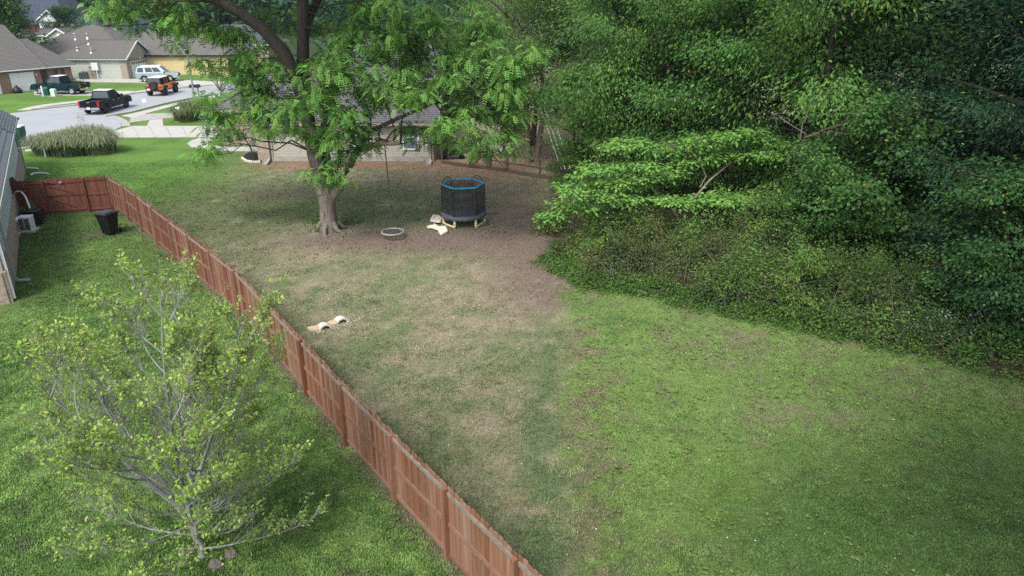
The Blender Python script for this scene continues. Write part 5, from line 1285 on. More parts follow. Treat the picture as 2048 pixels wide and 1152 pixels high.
for i in range(NB):
    if i < 12:
        t = 0; a0 = along(spine, .12 + .75 * i / 12); az = i * 2.39996; el = R(random.uniform(0, 18)); L = random.uniform(1.5, 2.5)
    else:
        Q, az0 = LEAD[i % 7]; t = .06 + .86 * ((i - 12) / (NB - 12)); a0 = along(Q, t); az = az0 + random.gauss(0, 1.15); el = R(random.uniform(12, 34) + 28 * t); L = (1.75 * (1 - t) ** .5 + .5) * random.uniform(.7, 1.15)
    P = shoot(a0, (math.cos(az) * math.cos(el), math.sin(az) * math.cos(el), math.sin(el)), L, .45, 8, .06)
    r0 = .007 + .0075 * L
    if i < 48:
        mb = MB(); mb.tube(P, [r0 * (1 - .85 * k / 8) for k in range(9)], 6); mb.obj('limb', MT['bark_grey'], yt)
    else: tw.tube(P, [r0 * (1 - .85 * k / 8) for k in range(9)], 5)
    for j in range(int(6 + L * 4.4)):
        u = random.uniform(.22, 1.0); p = along(P, u); d = (along(P, min(u + .05, 1)) - along(P, max(u - .05, 0))).normalized()
        sd_ = d.cross(Vector((0, 0, 1))).normalized() * random.choice((-1, 1)); q = shoot(p, d * .9 + sd_ * random.uniform(.3, .8) + Vector((0, 0, random.uniform(.1, .6))), (.28 * L * (1.1 - u) + .3) * random.uniform(.7, 1.3), .35, 4, .07)
        tw.tube(q, [.007, .006, .005, .004, .003], 4, False)
        for _ in range(random.randint(3, 5)):
            u2 = random.uniform(.2, 1.0); p2 = along(q, u2); d2 = (q[-1] - q[0]).normalized(); s2 = d2.cross(Vector((random.gauss(0, 1), random.gauss(0, 1), .4))).normalized()
            w = shoot(p2, d2 + s2 * .7 + Vector((0, 0, .3)), random.uniform(.14, .4), .3, 3, .08); tw.tube(w, [.005, .0042, .0035, .0025], 3, False)
            outer = .25 + .75 * u
            for wp in w[1:]:
                if random.random() < (.85 if a0.z > .8 else .7) * outer:
                    for _ in range(random.randint(2, 5)): LP.append(wp); LA.append(d2); LS.append(random.uniform(.045, .095))
        if random.random() < .8:
            for _ in range(4): LP.append(q[-1]); LA.append((q[-1] - q[-2]).normalized()); LS.append(random.uniform(.05, .1))
tw.obj('twigs', MT['twig_pale'], yt, kind='stuff')
for _ in range(420):
    a_ = random.uniform(0, 6.28); r_ = random.uniform(.05, .8); LP.append(Vector((r_ * math.cos(a_), r_ * math.sin(a_), random.uniform(.15, 1.3) * (1.1 - .5 * r_)))); LA.append(Vector((math.cos(a_), math.sin(a_), .3))); LS.append(random.uniform(.05, .1))
n = len(LP); P = np.array([tuple(p) for p in LP]) + rng.normal(0, .025, (n, 3)); A = np.array([tuple(p) for p in LA]) + rng.normal(0, .8, (n, 3)); A[:, 2] -= .25
N = rng.normal(0, .6, (n, 3)); N[:, 2] += .8; S_ = np.array(LS)
hcol = np.where((rng.uniform(0, 1, n) < .3)[:, None], [[.33, .38, .11]], [[.2, .33, .06]]) * rng.uniform(.75, 1.2, (n, 1))
V, C = leaves(P, A, N, S_ * .92, S_ * .6, hcol); link('crown', np_mesh('crown', V, quads(n), C, MT['leaf']), yt, 'stuff')

# ------------------------------------------------------------------ woodland trees: a few builds, many copies
def build_tree(seed, h, zb, Rc, nl, per, nleaf, L, Wd, col, yel, hang, flat, rad, bark, up=.9, low=0.0, prof=None, ntr=1):
    """returns trunk mesh and crown mesh of one species"""
    random.seed(seed)
    mb = MB(); parts = []
    stems = []
    for s in range(ntr):
        off = Vector((0, 0, 0)) if ntr == 1 else Vector((.35 * math.cos(s * 2.1), .35 * math.sin(s * 2.1), 0))
        P = [off + Vector((random.gauss(0, .1) * i * .5 + off.x * i * .6, random.gauss(0, .1) * i * .5 + off.y * i * .6, h * .92 * i / 8)) for i in range(9)]
        r = .024 * h / ntr ** .5; mb.tube(P, [r * (1.25 if i == 0 else 1) * (1 - .9 * i / 8) + .015 for i in range(9)], 8); stems.append(P)
    for i in range(nl):
        P = stems[i % ntr]; t = (i + .5) / nl; z = zb + (h * .95 - zb) * t; a = along(P, min(z / (h * .92), 1)); az = i * 2.39996 + random.gauss(0, .35)
        k = prof(t) if prof else math.sin(math.pi * (.16 + .8 * t)) ** .7
        Ln = Rc * k * random.uniform(.75, 1.2); el = R(-4 + 52 * t + random.gauss(0, 8))
        Q = shoot(a, (math.cos(az) * math.cos(el), math.sin(az) * math.cos(el), math.sin(el) + .15), Ln, -.3, 6, .07)
        r0 = .02 + .018 * Ln; mb.tube(Q, [r0 * (1 - .8 * j / 6) for j in range(7)], 5, False)
        for j in range(per):
            u = .14 + .9 * (j + random.random()) / per
            p = along(Q, min(u, 1.0)); d = (Q[-1] - Q[0]).normalized(); sd_ = d.cross(Vector((0, 0, 1))).normalized()
            e = p + (sd_ * random.uniform(-1, 1) * .34 + d * random.uniform(0, .25)) * Ln + Vector((0, 0, random.gauss(0, .25)))
            mb.tube([p, p.lerp(e, .5) + Vector((0, 0, .06)), e], [.014, .01, .005], 3, False)
            parts.append(spray(tuple(e), rad * random.uniform(.7, 1.25), nleaf, L, Wd, np.array(col) * random.uniform(.8, 1.2), tuple(d), flat, hang, up, .2, yel * random.choice((0, .4, 2.5))))
    V = np.concatenate([p[0] for p in parts]); C = np.concatenate([p[1] for p in parts])
    if low: k = (V.reshape(-1, 4, 3)[:, :, 2].min(1) > low); V = V.reshape(-1, 4, 3)[k].reshape(-1, 3); C = C.reshape(-1, 4, 3)[k].reshape(-1, 3)
    return mb.mesh('trunk', MT[bark]), np_mesh('crown', V, quads(len(V) // 4), C, MT['leaf'])
SPC = {}
SPC['hack'] = build_tree(1, 14.5, 2.2, 4.4, 27, 4, 330, .2, .088, (.065, .157, .039), .08, .6, .5, 1.3, 'bark_dark')
SPC['hack2'] = build_tree(2, 13, 1.6, 4.0, 26, 4, 330, .2, .085, (.08, .175, .04), .14, .65, .5, 1.25, 'bark_dark', ntr=2)
SPC['oak'] = build_tree(3, 14.5, 1.2, 5.0, 30, 5, 260, .19, .056, (.024, .062, .034), .03, .3, .5, 1.3, 'bark_dark', up=.5)
SPC['maple'] = build_tree(4, 9, .5, 3.6, 26, 5, 180, .19, .14, (.045, .112, .034), .05, .45, .36, 1.2, 'bark_dark')
SPC['redbud'] = build_tree(5, 7.0, .6, 3.0, 21, 5, 140, .16, .135, (.056, .132, .034), .05, .6, .4, 1.0, 'bark_dark', ntr=2)
SPC['fluffy'] = build_tree(6, 13, 1.5, 3.8, 42, 7, 100, .13, .055, (.07, .135, .035), .08, .45, .6, 1.0, 'bark_tan', ntr=2)
SPC['ash'] = build_tree(16, 13, 3.2, 3.6, 36, 5, 190, .17, .08, (.085, .175, .042), .08, .45, .5, 1.15, 'bark_tan', ntr=2, low=3.3)
SPC['pale'] = build_tree(7, 14, 4, 3.5, 34, 7, 90, .16, .05, (.12, .17, .1), .0, .9, .6, 1.0, 'bark_tan')
SPC['sapling'] = build_tree(8, 3.4, .3, 1.5, 18, 5, 40, .15, .07, (.085, .175, .034), .2, .6, .45, .5, 'bark_tan')
SPC['dark'] = build_tree(9, 13, .8, 4.6, 28, 5, 200, .2, .11, (.026, .06, .02), .02, .4, .4, 1.05, 'bark_dark')
SPC['tall'] = build_tree(10, 19.5, 13.2, 5.2, 42, 7, 130, .26, .15, (.05, .105, .026), .02, .4, .5, 1.1, 'bark_dark', low=13.4)
def place(sp, name, label, x, y, sc=1.0, rz=None, group=None, z=0.0, cat='tree'):
    t = thing(name, label, cat, (x, y, z), rng.uniform(0, 6.28) if rz is None else rz, group)
    t.scale = (sc, sc, sc * rng.uniform(.95, 1.05))
    link('trunk', SPC[sp][0], t); link('crown', SPC[sp][1], t, 'stuff')
    return t
random.seed(5)
WG = 'woodland edge trees'
place('hack2', 'hackberry_tree', 'leafy tree with yellow tipped hanging sprays above the rail fence end', 6.9, 38.0, .95, group=WG)
place('hack', 'hackberry_tree', 'tall dark trunked tree rising just behind the bright spreading tree', 8.0, 36.5, 1.0, group=WG)
place('hack', 'hackberry_tree', 'mid green drooping tree above the bright spreading tree crown', 10.5, 33.5, .95, group=WG)
place('hack2', 'hackberry_tree', 'light green drooping tree draped with vines over the dead branch', 13.4, 30.5, 1.0, group=WG)
place('oak', 'oak_tree', 'blue green oak with narrow leaves at the dark end of the wood', 17.5, 23.6, .95, group=WG)
place('oak', 'oak_tree', 'dark oak filling the upper corner of the wood', 20.5, 26.5, 1.05, group=WG)
place('maple', 'maple_tree', 'low broad leaved tree overhanging the white blossom by the lawn', 15.6, 21.2, .62, group=WG)
place('maple', 'maple_tree', 'broad leaved tree in deep shade between the oaks', 19.2, 19.5, .8, group=WG)
place('dark', 'dark_tree', 'dark tree standing behind the vine draped tree', 16.5, 32, 1.0, group=WG)
place('dark', 'dark_tree', 'dark tree behind the yellow tipped one by the back yard', 8.5, 44, .95, group=WG)
place('fluffy', 'ash_tree', 'fluffy light green tree at the corner of the tan house back yard', 1.2, 53, .98, group=WG)
place('fluffy', 'ash_tree', 'airy green tree over the white swing frame', 5.6, 52, 1.05, group=WG)
place('fluffy', 'ash_tree', 'airy green tree behind the low wing of the tan house', -2.5, 60, 1.0, group=WG)
place('fluffy', 'ash_tree', 'light green tree deep in the gap towards the red brick house', 12.5, 49, .9, group=WG)
place('ash', 'ash_tree', 'high crowned light green tree at the end of the rail fence', 1.3, 47.5, .95, group=WG)
place('pale', 'willow_tree', 'pale grey green tree top far beyond the back yard', .5, 74, 1.15, group=WG)
place('redbud', 'redbud_tree', 'heart leaved understorey tree below the dead grey branch', 12.5, 26.6, .7, group=WG)
place('redbud', 'redbud_tree', 'heart leaved vine tangle hanging on the drooping tree', 13.9, 27.2, .95, group=WG)
place('hack2', 'hackberry_tree', 'shrubby dark green tree leaning over the rail fence', 4.05, 40.6, .5, group=WG)
place('sapling', 'sapling', 'fresh green sapling with long leaves at the lawn edge', 9.9, 22.7, .68, group=WG)
place('sapling', 'sapling', 'small bright sapling where the bare soil meets the thicket', 3.0, 26.6, .42, group=WG)
place('dark', 'dark_tree', 'dark tree in the gap between the oak and drooping tree', 18.8, 29.5, 1.0, group=WG)
place('tall', 'tall_tree', 'tall high crowned tree behind the clover lawn end', 8.3, 1.8, 1.0, group=WG)
place('tall', 'tall_tree', 'second tall high crowned tree behind the wood corner', 12.4, 4.2, 1.0, group=WG)
place('dark', 'dark_tree', 'dark tree behind the oaks at the back of the wood', 23.5, 31, 1.05, group=WG)
place('oak', 'oak_tree', 'oak deep in the wood behind the corner oak', 26, 36, 1.1, group=WG)
# deep wood behind them reads as one mass
pp = []
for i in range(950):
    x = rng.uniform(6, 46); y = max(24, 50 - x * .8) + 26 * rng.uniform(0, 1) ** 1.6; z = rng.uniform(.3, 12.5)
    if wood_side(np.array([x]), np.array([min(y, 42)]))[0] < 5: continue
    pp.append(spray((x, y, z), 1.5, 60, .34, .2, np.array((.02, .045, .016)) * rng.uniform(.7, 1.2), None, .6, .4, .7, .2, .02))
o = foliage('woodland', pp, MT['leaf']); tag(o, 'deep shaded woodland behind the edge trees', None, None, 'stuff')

# bright spreading tree with flat sprays
base = G(1338, 512); br_ = thing('mimosa_tree', 'bright green flat topped spreading tree growing out of the thicket', 'tree', base); sh = tuple(base); D0 = base.y
mb = MB()
q = lambda l: [GD(u, v, D0 + d) for u, v, d in l]
M1 = q([(1338, 515, 0), (1345, 480, 0), (1352, 452, 0), (1356, 436, 0)]); mb.tube(M1, [.09, .08, .07, .065], 8)
M2 = q([(1356, 436, 0), (1345, 420, .1), (1330, 400, .3), (1305, 378, .6), (1280, 362, .9), (1250, 345, 1.2)]); mb.tube(M2, [.055, .05, .045, .038, .03, .015], 7)
M3 = q([(1356, 436, 0), (1372, 424, -.2), (1400, 417, -.4), (1440, 408, -.6), (1500, 400, -.8), (1555, 396, -1)]); mb.tube(M3, [.05, .045, .04, .032, .025, .012], 7)
M4 = q([(1342, 500, .1), (1300, 455, .2), (1268, 430, .2), (1235, 418, .1), (1190, 400, 0), (1140, 405, 0)]); mb.tube(M4, [.06, .045, .042, .036, .028, .012], 7)
M5 = q([(1350, 470, .2), (1385, 400, .6), (1420, 360, .9), (1450, 335, 1.1), (1490, 308, 1.3), (1545, 290, 1.4)]); mb.tube(M5, [.055, .05, .045, .04, .03, .012], 7)
M6 = q([(1400, 375, .7), (1412, 352, .9), (1402, 328, 1), (1380, 300, 1.1), (1350, 290, 1.3)]); mb.tube(M6, [.03, .03, .026, .02, .012], 6)
mb.obj('trunk', MT['bark_tan'], br_, sh)
PADS = [(1232, 290, 40, 10), (1268, 282, 34, 9), (1300, 292, 40, 10), (1345, 300, 44, 11), (1390, 282, 44, 10), (1430, 276, 38, 9), (1472, 268, 44, 10), (1515, 275, 44, 10), (1560, 284, 40, 10), (1500, 262, 24, 8), (1588, 296, 18, 7), (1590, 318, 20, 8),
        (1178, 330, 30, 7), (1205, 338, 34, 8), (1240, 330, 30, 8), (1225, 362, 44, 8), (1265, 372, 36, 8), (1300, 330, 40, 12), (1330, 345, 36, 10), (1290, 355, 30, 9), (1380, 320, 40, 10), (1430, 310, 40, 9), (1480, 305, 34, 8), (1540, 308, 36, 8),
        (1128, 372, 22, 8), (1150, 384, 34, 8), (1190, 378, 40, 8), (1140, 405, 36, 8), (1175, 412, 40, 7), (1110, 428, 28, 6), (1085, 434, 16, 5), (1215, 395, 34, 8), (1250, 398, 34, 8), (1160, 350, 20, 6),
        (1325, 396, 32, 7), (1350, 402, 30, 7), (1385, 404, 36, 7), (1425, 396, 38, 8), (1465, 402, 38, 7), (1505, 396, 40, 8), (1545, 402, 36, 7), (1580, 398, 22, 7), (1440, 386, 24, 6),
        (1395, 448, 14, 8), (1400, 475, 12, 9), (1490, 436, 10, 5), (1228, 432, 14, 6)]
SK = [p for l in (M2, M3, M4, M5, M6) for p in l]
parts = []; tb = MB()
for (u, v, ru, rv) in PADS:
    d = {True: 1.1, False: 0}[v < 325] + random.gauss(0, .4) - (.5 if v > 380 else 0)
    c = GD(u, v, D0 + d); s = FPX / ((D0 + d) * CT + 3)
    k = min(SK, key=lambda p: (p - c).length); tb.tube(bent(k, c, .05, 4, .05), [.02, .017, .013, .01, .005], 4, False)
    n = int(ru * 4.4); rx = ru / s
    q_ = rng.normal(0, .5, (n, 3)) * np.array([rx, rx * .9, .11]); P = np.array(c)[None, :] + q_
    A = q_ * np.array([1, 1, 0]) / rx + rng.normal(0, .5, (n, 3)) * np.array([1, 1, .3]); N = rng.normal(0, .22, (n, 3)); N[:, 2] += 1
    parts.append(leaves(P, A, N, .2 * rng.uniform(.7, 1.25, n), .115 * rng.uniform(.7, 1.2, n), tint((.15, .31, .07), n, .18, .06), .2))
    m2 = n // 2; q_ = rng.normal(0, .5, (m2, 3)) * np.array([rx * .8, rx * .8, .2]); q_[:, 2] -= .16; P = np.array(c)[None, :] + q_
    A = q_ + rng.normal(0, .5, (m2, 3)); N = rng.normal(0, .3, (m2, 3)); N[:, 2] += 1
    parts.append(leaves(P, A, N, .18, .1, tint((.115, .24, .058), m2, .2), .2))
tb.obj('branch', MT['bark_tan'], br_, sh, 'stuff'); foliage('crown', parts, MT['leaf'], br_, sh)

# dead grey branch fallen across the wood edge
b0 = GD(1610, 275, 27.0); db = thing('dead_branch', 'bare grey dead branch fanning out in front of the vines', 'branch', b0); mb = MB()
for l in ([(1610, 275, 0), (1660, 255, 0), (1720, 232, .1), (1790, 205, .2), (1830, 198, .3)], [(1640, 262, 0), (1700, 245, -.2), (1765, 240, -.3), (1812, 236, -.4)], [(1660, 258, 0), (1720, 242, .2), (1775, 248, .3)], [(1690, 245, 0), (1720, 200, .3), (1740, 180, .5)], [(1640, 262, 0), (1690, 270, .2), (1745, 262, .3), (1780, 280, .2)], [(1600, 280, 0), (1615, 225, .1), (1635, 198, .3), (1700, 175, .4)], [(1612, 268, 0), (1560, 235, .1), (1545, 228, .1)], [(1655, 262, 0), (1720, 268, .1), (1750, 268, .1)], [(1740, 225, 0), (1800, 232, .1), (1830, 226, .1)], [(1610, 275, 0), (1590, 310, .3), (1600, 345, .5)]):
    P = [GD(u, v, 27 + d) for u, v, d in l]; P2 = []
    for a, b in zip(P, P[1:]): P2 += [a, a.lerp(b, .5) + Vector((random.gauss(0, .06), random.gauss(0, .08), random.gauss(0, .06)))]
    P2.append(P[-1]); mb.tube(P2, [.034 * (1 - .8 * i / len(P2)) for i in range(len(P2))], 5)
    for k in range(4):
        a = random.choice(P2[1:]); mb.tube(shoot(a, (random.gauss(.5, .5), random.gauss(0, .5), random.gauss(0, .5)), random.uniform(.4, 1.0), 0, 3, .1), [.011, .009, .007, .004], 4)
mb.obj('stem', MT['twig'], db, tuple(b0))

# bramble thicket: mounded mass of small olive leaves and brown canes
def edge_pt(t):
    L = [(.75, 33.5), (1.1, 31.2), (1.85, 27.5), (2.9, 25.5), (5.2, 24.6), (8.2, 22.5), (11.7, 20.6), (14.9, 18.2), (18, 15)]
    k = t * (len(L) - 1); i = min(int(k), len(L) - 2); a, b = Vector(L[i]), Vector(L[i + 1]); d = (b - a).normalized(); n = Vector((-d.y, d.x))
    if n.x < 0: n = -n
    return a.lerp(b, k - i), n
pp = []; canes = MB()
BCOL = [(.072, .12, .034), (.1, .14, .04), (.055, .105, .03), (.12, .135, .05), (.066, .14, .034), (.09, .168, .038), (.07, .1, .036), (.055, .11, .032)]
for i in range(112):
    t = rng.uniform(0, .8); e, n = edge_pt(t); s = rng.uniform(.5, 4.6)
    h = np.interp(s, [.4, 1.0, 2.0, 3.4, 5], [.9, 1.7, 2.4, 2.8, 2.9]) * np.interp(t, [0, .06, .25, .5, .58, .7, .8], [.75, .9, .82, .85, 1.05, .95, .6]) * rng.uniform(.62, 1.22)
    r = rng.uniform(.5, .95); x, y = e.x + n.x * s, e.y + n.y * s; col = np.array(BCOL[rng.integers(0, len(BCOL))]); L = rng.uniform(.065, .125)
    for k in range(11):
        d_ = rand_dir(1, .5)[0]; zz = max(.12, h * .52 + h * .48 * d_[2] * rng.uniform(.6, 1.05))
        pp.append(spray((x + d_[0] * r, y + d_[1] * r, zz), .34, int(78 * (.085 / L) ** 1.2), L, L * rng.uniform(.45, .65), col * rng.uniform(.85, 1.15), tuple(d_), .85, .2, .5, .28, .08))
    for k in range(5):
        canes.tube(shoot((x + rng.normal(0, .25), y + rng.normal(0, .25), h * .4), (random.gauss(-n.x * .4, .6), random.gauss(-n.y * .4, .6), random.uniform(.4, 1.3)), random.uniform(.9, 2.0), -.9, 5, .1), [.011, .01, .009, .007, .006, .004], 4, False)
    if i % 4 == 0:
        for k in range(3): pp.append(spray((x + rng.normal(0, .15), y + rng.normal(0, .15), h + .2 + .25 * k), .22, 26, .11, .06, (.1, .185, .04), (0, 0, .5), 1.2, .1, .6, .25, .1))
o = foliage('bramble_thicket', pp, MT['leaf_gloss']); tag(o, 'olive bramble thicket along the wood edge', None, None, 'stuff')
o = canes.obj('bramble_canes', MT['twig'], kind='stuff'); tag(o, 'brown arching canes in the bramble thicket', None, None, 'stuff')
# ground cover along the mown edge
pp = []
for i in range(900):
    t = rng.uniform(.2, 1.0); e, n = edge_pt(t); s = rng.uniform(-.25 - .6 * rng.uniform(0, 1) ** 3, 1.0 + 1.6 * sst(.62, .8, t)) ; x, y = e.x + n.x * s, e.y + n.y * s
    z = .06 + .3 * sst(-.3, .8, s) * rng.uniform(.4, 1.2)
    pp.append(spray((x, y, z), rng.uniform(.18, .4), 42, .1, .062, np.array(random.choice([(.075, .155, .032), (.06, .13, .03), (.09, .17, .034), (.06, .12, .04)])), None, .45, .05, .8, .25, .05))
o = foliage('ground_cover', pp, MT['leaf']); tag(o, 'low leafy ground cover along the mown lawn edge', None, None, 'stuff')
# shady undergrowth beyond the thicket
pp = []
for i in range(520):
    t = rng.uniform(.55, 1.0); e, n = edge_pt(t); s = rng.uniform(1.2, 9); x, y = e.x + n.x * s, e.y + n.y * s
    pp.append(spray((x, y, rng.uniform(.2, 1.0 + .22 * s)), .65, 60, .13, .075, np.array(random.choice([(.045, .09, .026), (.055, .11, .028), (.05, .08, .03)])), None, .6, .3, .7, .25, .04))
o = foliage('undergrowth', pp, MT['leaf']); tag(o, 'shady leafy undergrowth beneath the oaks', None, None, 'stuff')
# white blossom clump
c = GD(1880, 668, 20.4); wb = thing('blossom_shrub', 'shrub with small white blossom below the low broad leaved tree', 'shrub', (c.x, c.y, 0)); pp = []
for i in range(26): pp.append(spray((rng.normal(0, .75), rng.normal(0, .5), rng.uniform(.2, 1.3)), .4, 45, .09, .05, (.05, .095, .03), None, .6, .2))
foliage('foliage', pp, MT['leaf'], wb)
pp = [spray((rng.normal(0, .85), rng.normal(-.35, .3), rng.uniform(.5, 1.4)), .2, 9, .06, .04, (.36, .36, .35), None, .7, .1, .8, .05, 0) for _ in range(15)]
foliage('blossom', pp, MT['leaf'], wb)
mb = MB(); [mb.tube(shoot((random.gauss(0, .3), random.gauss(0, .2), 0), (random.gauss(0, .4), random.gauss(0, .4), 1), 1.2, -.1, 4), [.015, .012, .01, .008, .005], 4) for _ in range(9)]; mb.obj('stem', MT['twig'], wb)

# ------------------------------------------------------------------ ornamental grass clumps
def grass_clump(label, loc, n, hgt, spread, cols, plume=0, name='grass_clump'):
    t = thing(name, label, 'ornamental grass', loc)
    k = n; a = rng.uniform(0, 2 * np.pi, k); r = spread * .45 * np.sqrt(rng.uniform(0, 1, k)); b = np.stack([r * np.cos(a), r * np.sin(a), 0 * a], 1)
    a2 = a + rng.normal(0, .5, k); h = hgt * rng.uniform(.65, 1.1, k); reach = spread * .55 * rng.uniform(.1, 1.0, k)
    V = []; w = .028
    side = np.stack([-np.sin(a2), np.cos(a2), 0 * a2], 1)
    for t_, zz in ((0, 0), (.4, .72), (.75, 1.0), (1.0, .78)):
        p = b + np.stack([np.cos(a2) * reach * t_ ** 1.5, np.sin(a2) * reach * t_ ** 1.5, h * zz * (1 - .25 * (reach / (spread * .55)) * t_)], 1); ww = w * (1 - t_ * .8)
        V += [p - side * ww, p + side * ww]
    V = np.stack(V, 1).reshape(-1, 3); f = np.arange(k)[:, None] * 8; F = np.concatenate([f + np.array([[0, 1, 3, 2]]) + 2 * j for j in range(3)], 0)
    cc = np.array(cols)[rng.integers(0, len(cols), k)] * rng.uniform(.8, 1.2, (k, 1)); link('foliage', np_mesh('foliage', V, F, np.repeat(cc, 8, 0), MT['blade']), t, 'stuff')
    if plume:
        pp = []
        for _ in range(plume): 
            c = np.array([rng.normal(0, .25), rng.normal(0, .25), hgt * rng.uniform(1.0, 1.4)]); pp.append(spray(c, .14, 22, .12, .02, (.3, .22, .15), (0, 0, .8), 1.6, -.6, .2, .2, 0))
        foliage('plume', pp, MT['leaf'], t)
    return t
GC = [(.17, .21, .105), (.13, .18, .085), (.25, .26, .15), (.1, .16, .07), (.3, .28, .19)]
for (u, v, n, h, s, pl, lab) in ((105, 306, 1300, 1.35, 2.4, 0, 'low end of the big grass clump, around the marker post'), (140, 308, 1500, 1.6, 2.5, 0, 'arching middle tussock of the big grass clump'), (178, 303, 1500, 1.75, 2.5, 12, 'tall grass tussock topped by brown plumes'), (200, 305, 1300, 1.5, 2.3, 0, 'grey green grass tussock next to the open front lawn')):
    c = G(u, v); grass_clump(lab, (c.x, c.y, 0), n, h, s, GC, pl)
for (u, v, n, h, s, lab) in ((375, 241, 1100, 1.35, 2.2, 'brown tipped grass clump beside the mint pedestal'), (392, 236, 1200, 1.6, 2.4, 'tall green grass clump around the street lamp foot'), (418, 234, 900, 1.3, 2.1, 'green grass clump above the teal box')):
    c = G(u, v); grass_clump(lab, (c.x, c.y, 0), n, h, s, [(.11, .16, .06), (.16, .14, .075), (.09, .15, .05)])
# planter leaves, crape myrtle, small trees at house B
o = foliage('plant', [spray(tuple(PL[1]), .3, 60, .16, .07, (.07, .15, .035), None, .7, .1)], MT['leaf'], PL[0])
c = G(440, 182); t = thing('crape_myrtle', 'airy grey green multi stemmed small tree at the kerb by the mailboxes', 'tree', c); mb = MB(); pp = []
for i in range(9):
    a = i * .7; P = shoot((0, 0, 0), (math.cos(a) * .45, math.sin(a) * .45, 1), random.uniform(2.6, 3.8), .0, 5, .06); mb.tube(P, [.05, .045, .04, .03, .02, .01], 5)
    for j in range(6): e = P[-1] + Vector((random.gauss(0, .6), random.gauss(0, .6), random.uniform(-1.4, .7))); pp.append(spray(tuple(e), .5, 42, .12, .06, (.1, .145, .07), None, .6, .2, .7, .25, .1))
mb.obj('trunk', MT['bark_tan'], t); foliage('crown', pp, MT['leaf'], t)
c = G(506, 322); t = thing('purple_leaf_tree', 'thin dark stemmed small tree in the black mulch bed', 'tree', (c.x, c.y + .3, .05)); mb = MB(); pp = []
st = [Vector((0, 0, 0)), Vector((-.15, 0, .8)), Vector((-.5, .1, 1.4)), Vector((-1.0, .2, 1.9))]; mb.tube(st, [.06, .05, .045, .03], 6)
for q_ in (( -1.6, 0, 2.3), (-.6, .2, 2.5), (.1, .2, 2.2), (-1.8, .3, 1.7), (-.2, 0, 1.8)):
    mb.tube(bent(st[2], q_, .1, 4), [.03, .025, .02, .015, .008], 5)
    for j in range(4): pp.append(spray(tuple(Vector(q_) + Vector((random.gauss(0, .35), random.gauss(0, .35), random.gauss(0, .25)))), .42, 40, .1, .055, (.1, .06, .04), None, .6, .2, .7, .3, .15))
mb.obj('trunk', MT['bark_dark'], t); foliage('crown', pp, MT['leaf'], t)
t = thing('round_shrub', 'dark clipped round shrub against the brick corner', 'shrub', (-17.35, 48.5, 0)); pp = []
for i in range(60):
    d = rand_dir(1, .3)[0]; pp.append(spray(d * np.array([.5, .5, .62]) + np.array([0, 0, .75]), .22, 42, .06, .035, (.028, .06, .02), tuple(d), .9, 0, .6, .2, 0))
foliage('foliage', pp, MT['leaf'], t); mb = MB(); mb.tube([(0, 0, 0), (0, 0, .5)], .06, 6); mb.obj('stem', MT['bark_dark'], t)
c = Vector((-47.9, 96.2, 0)); t = thing('column_shrub', 'slim green conical shrub at the brick gable corner', 'shrub', (-49.3, 104.0, 0)); pp = []
for i in range(70):
    z = rng.uniform(.1, 3.3); r = .85 * (1 - z / 3.6); a = rng.uniform(0, 6.28); pp.append(spray((r * math.cos(a), r * math.sin(a), z), .3, 36, .1, .05, (.06, .13, .03), None, .8, 0, .6, .2, 0))
foliage('foliage', pp, MT['leaf'], t); mb = MB(); mb.tube([(0, 0, 0), (0, 0, 2.5)], .06, 6); mb.obj('stem', MT['bark_dark'], t)
t = thing('dry_shrub', 'tan dry shrub between the air conditioner and meter cabinet', 'shrub', G(186, 158)); pp = []
for i in range(40): pp.append(spray((rng.normal(0, .45), rng.normal(0, .3), rng.uniform(.1, 1.45)), .3, 36, .09, .04, (.26, .17, .09), None, .8, 0, .6, .25, 0))
foliage('foliage', pp, MT['leaf'], t); mb = MB(); mb.tube([(0, 0, 0), (0, 0, .9)], .05, 6); mb.obj('stem', MT['twig'], t)
t = thing('porch_shrub', 'dark green shrub behind the green pickup bed', 'shrub', G(141, 172)); pp = []
for i in range(34): pp.append(spray((rng.normal(0, .7), rng.normal(0, .4), rng.uniform(.1, .95)), .3, 36, .09, .05, (.03, .065, .022), None, .8, 0, .6, .25, 0))
foliage('foliage', pp, MT['leaf'], t); mb = MB(); mb.tube([(0, 0, 0), (0, 0, .6)], .05, 6); mb.obj('stem', MT['twig'], t)

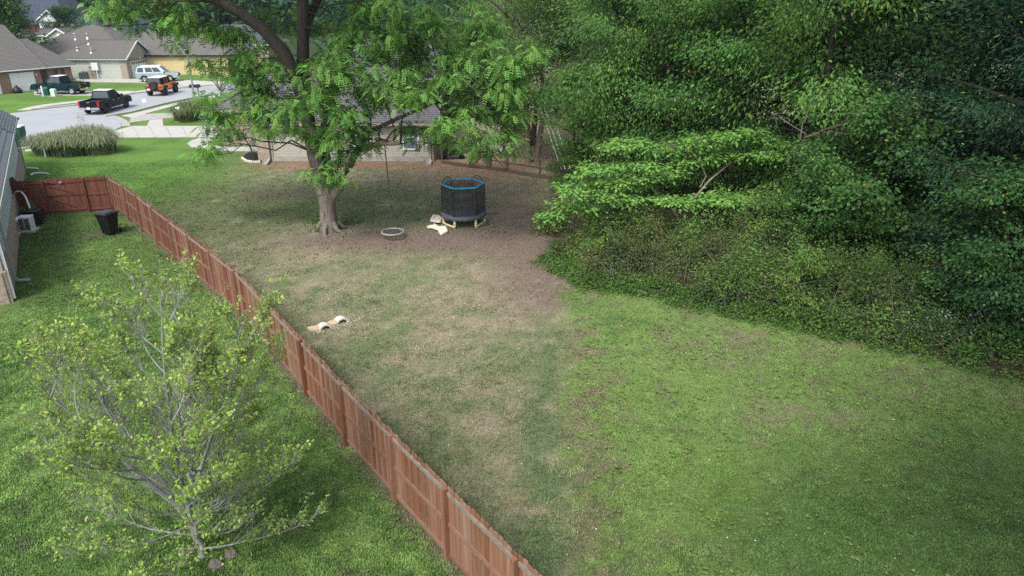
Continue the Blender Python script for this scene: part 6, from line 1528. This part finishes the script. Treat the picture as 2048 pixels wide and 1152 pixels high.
# ------------------------------------------------------------------ trees up the hill and the far wood
SPC['far'] = build_tree(21, 12, 1.0, 4.6, 34, 6, 60, .42, .26, (.055, .115, .03), .05, .3, .5, 1.3, 'bark_dark')
SPC['fard'] = build_tree(22, 13, .8, 5.0, 36, 6, 60, .44, .26, (.034, .08, .03), .0, .3, .55, 1.3, 'bark_dark')
SPC['round'] = build_tree(23, 5.4, .3, 3.0, 34, 6, 55, .26, .17, (.05, .12, .03), .0, .2, .5, .8, 'bark_dark', prof=lambda t: math.sin(math.pi * (.2 + .75 * t)) ** .6)
HG = 'trees among the far houses'
place('far', 'street_tree', 'mid green tree leaning over the brick garage house roof', -65.6, 96.5, .92, group=HG)
place('fard', 'dark_street_tree', 'dark tree before the tall slate roof', -80, 118, .75, group=HG)
place('fard', 'dark_street_tree', 'large dark tree between the slate roof and white house gable', -72.6, 122.5, .62, group=HG)
place('round', 'round_tree', 'neat round tree above the garage house ridge', -67.2, 118, 1.0, z=0, group=HG)
place('fard', 'dark_street_tree', 'dark tree behind the white house', -72, 142, 1.0, z=1.5, group=HG)
place('round', 'round_tree', 'low round bush tree beside the blue roof', -58.5, 127, .8, group=HG)
place('far', 'street_tree', 'light tree behind the slate roofed house', -92, 126, .9, group=HG)
pp = []
for i in range(2600):
    y = rng.uniform(150, 300); x = rng.uniform(-.85 * y - 10, .8 * y); z0 = float(hill(x, y)); h = rng.uniform(9, 17)
    if rng.uniform() < .5: y = rng.uniform(150, 190); x = rng.uniform(-.8 * y, .75 * y); z0 = float(hill(x, y))
    for k in range(2):
        pp.append(spray((x, y, z0 + h * rng.uniform(.25, 1.0)), rng.uniform(2.2, 3.6), 16, 1.5, 1.0, np.array((.042, .095, .036)) * rng.uniform(.6, 1.35), None, .7, .2, .8, .25, 0))
for i in range(900):
    y = rng.uniform(118, 152); x = rng.uniform(-34, 34) + (y - 118) * .1; pp.append(spray((x, y, float(hill(x, y)) + rng.uniform(1, 13)), rng.uniform(1.8, 3), 22, 1.1, .75, np.array((.042, .1, .04)) * rng.uniform(.6, 1.35), None, .7, .2, .8, .25, 0))
o = foliage('far_forest', pp, MT['leaf']); tag(o, 'far hillside forest beyond the houses', None, None, 'stuff')

# ------------------------------------------------------------------ air
hz = MB(); hz.box((-20, 190, 24), (640, 520, 50.6))
m, nt, b, out = new_mat('haze air'); nt.nodes.remove(b)
vp = node(nt, 'ShaderNodeVolumePrincipled'); vp.inputs['Color'].default_value = (.62, .84, 1.0, 1); vp.inputs['Density'].default_value = .00016; vp.inputs['Anisotropy'].default_value = .3
nt.links.new(vp.outputs[0], out.inputs['Volume'])
hzo = hz.obj('haze', m, kind='stuff'); tag(hzo, 'thin bluish haze in the distance', None, None, 'stuff')
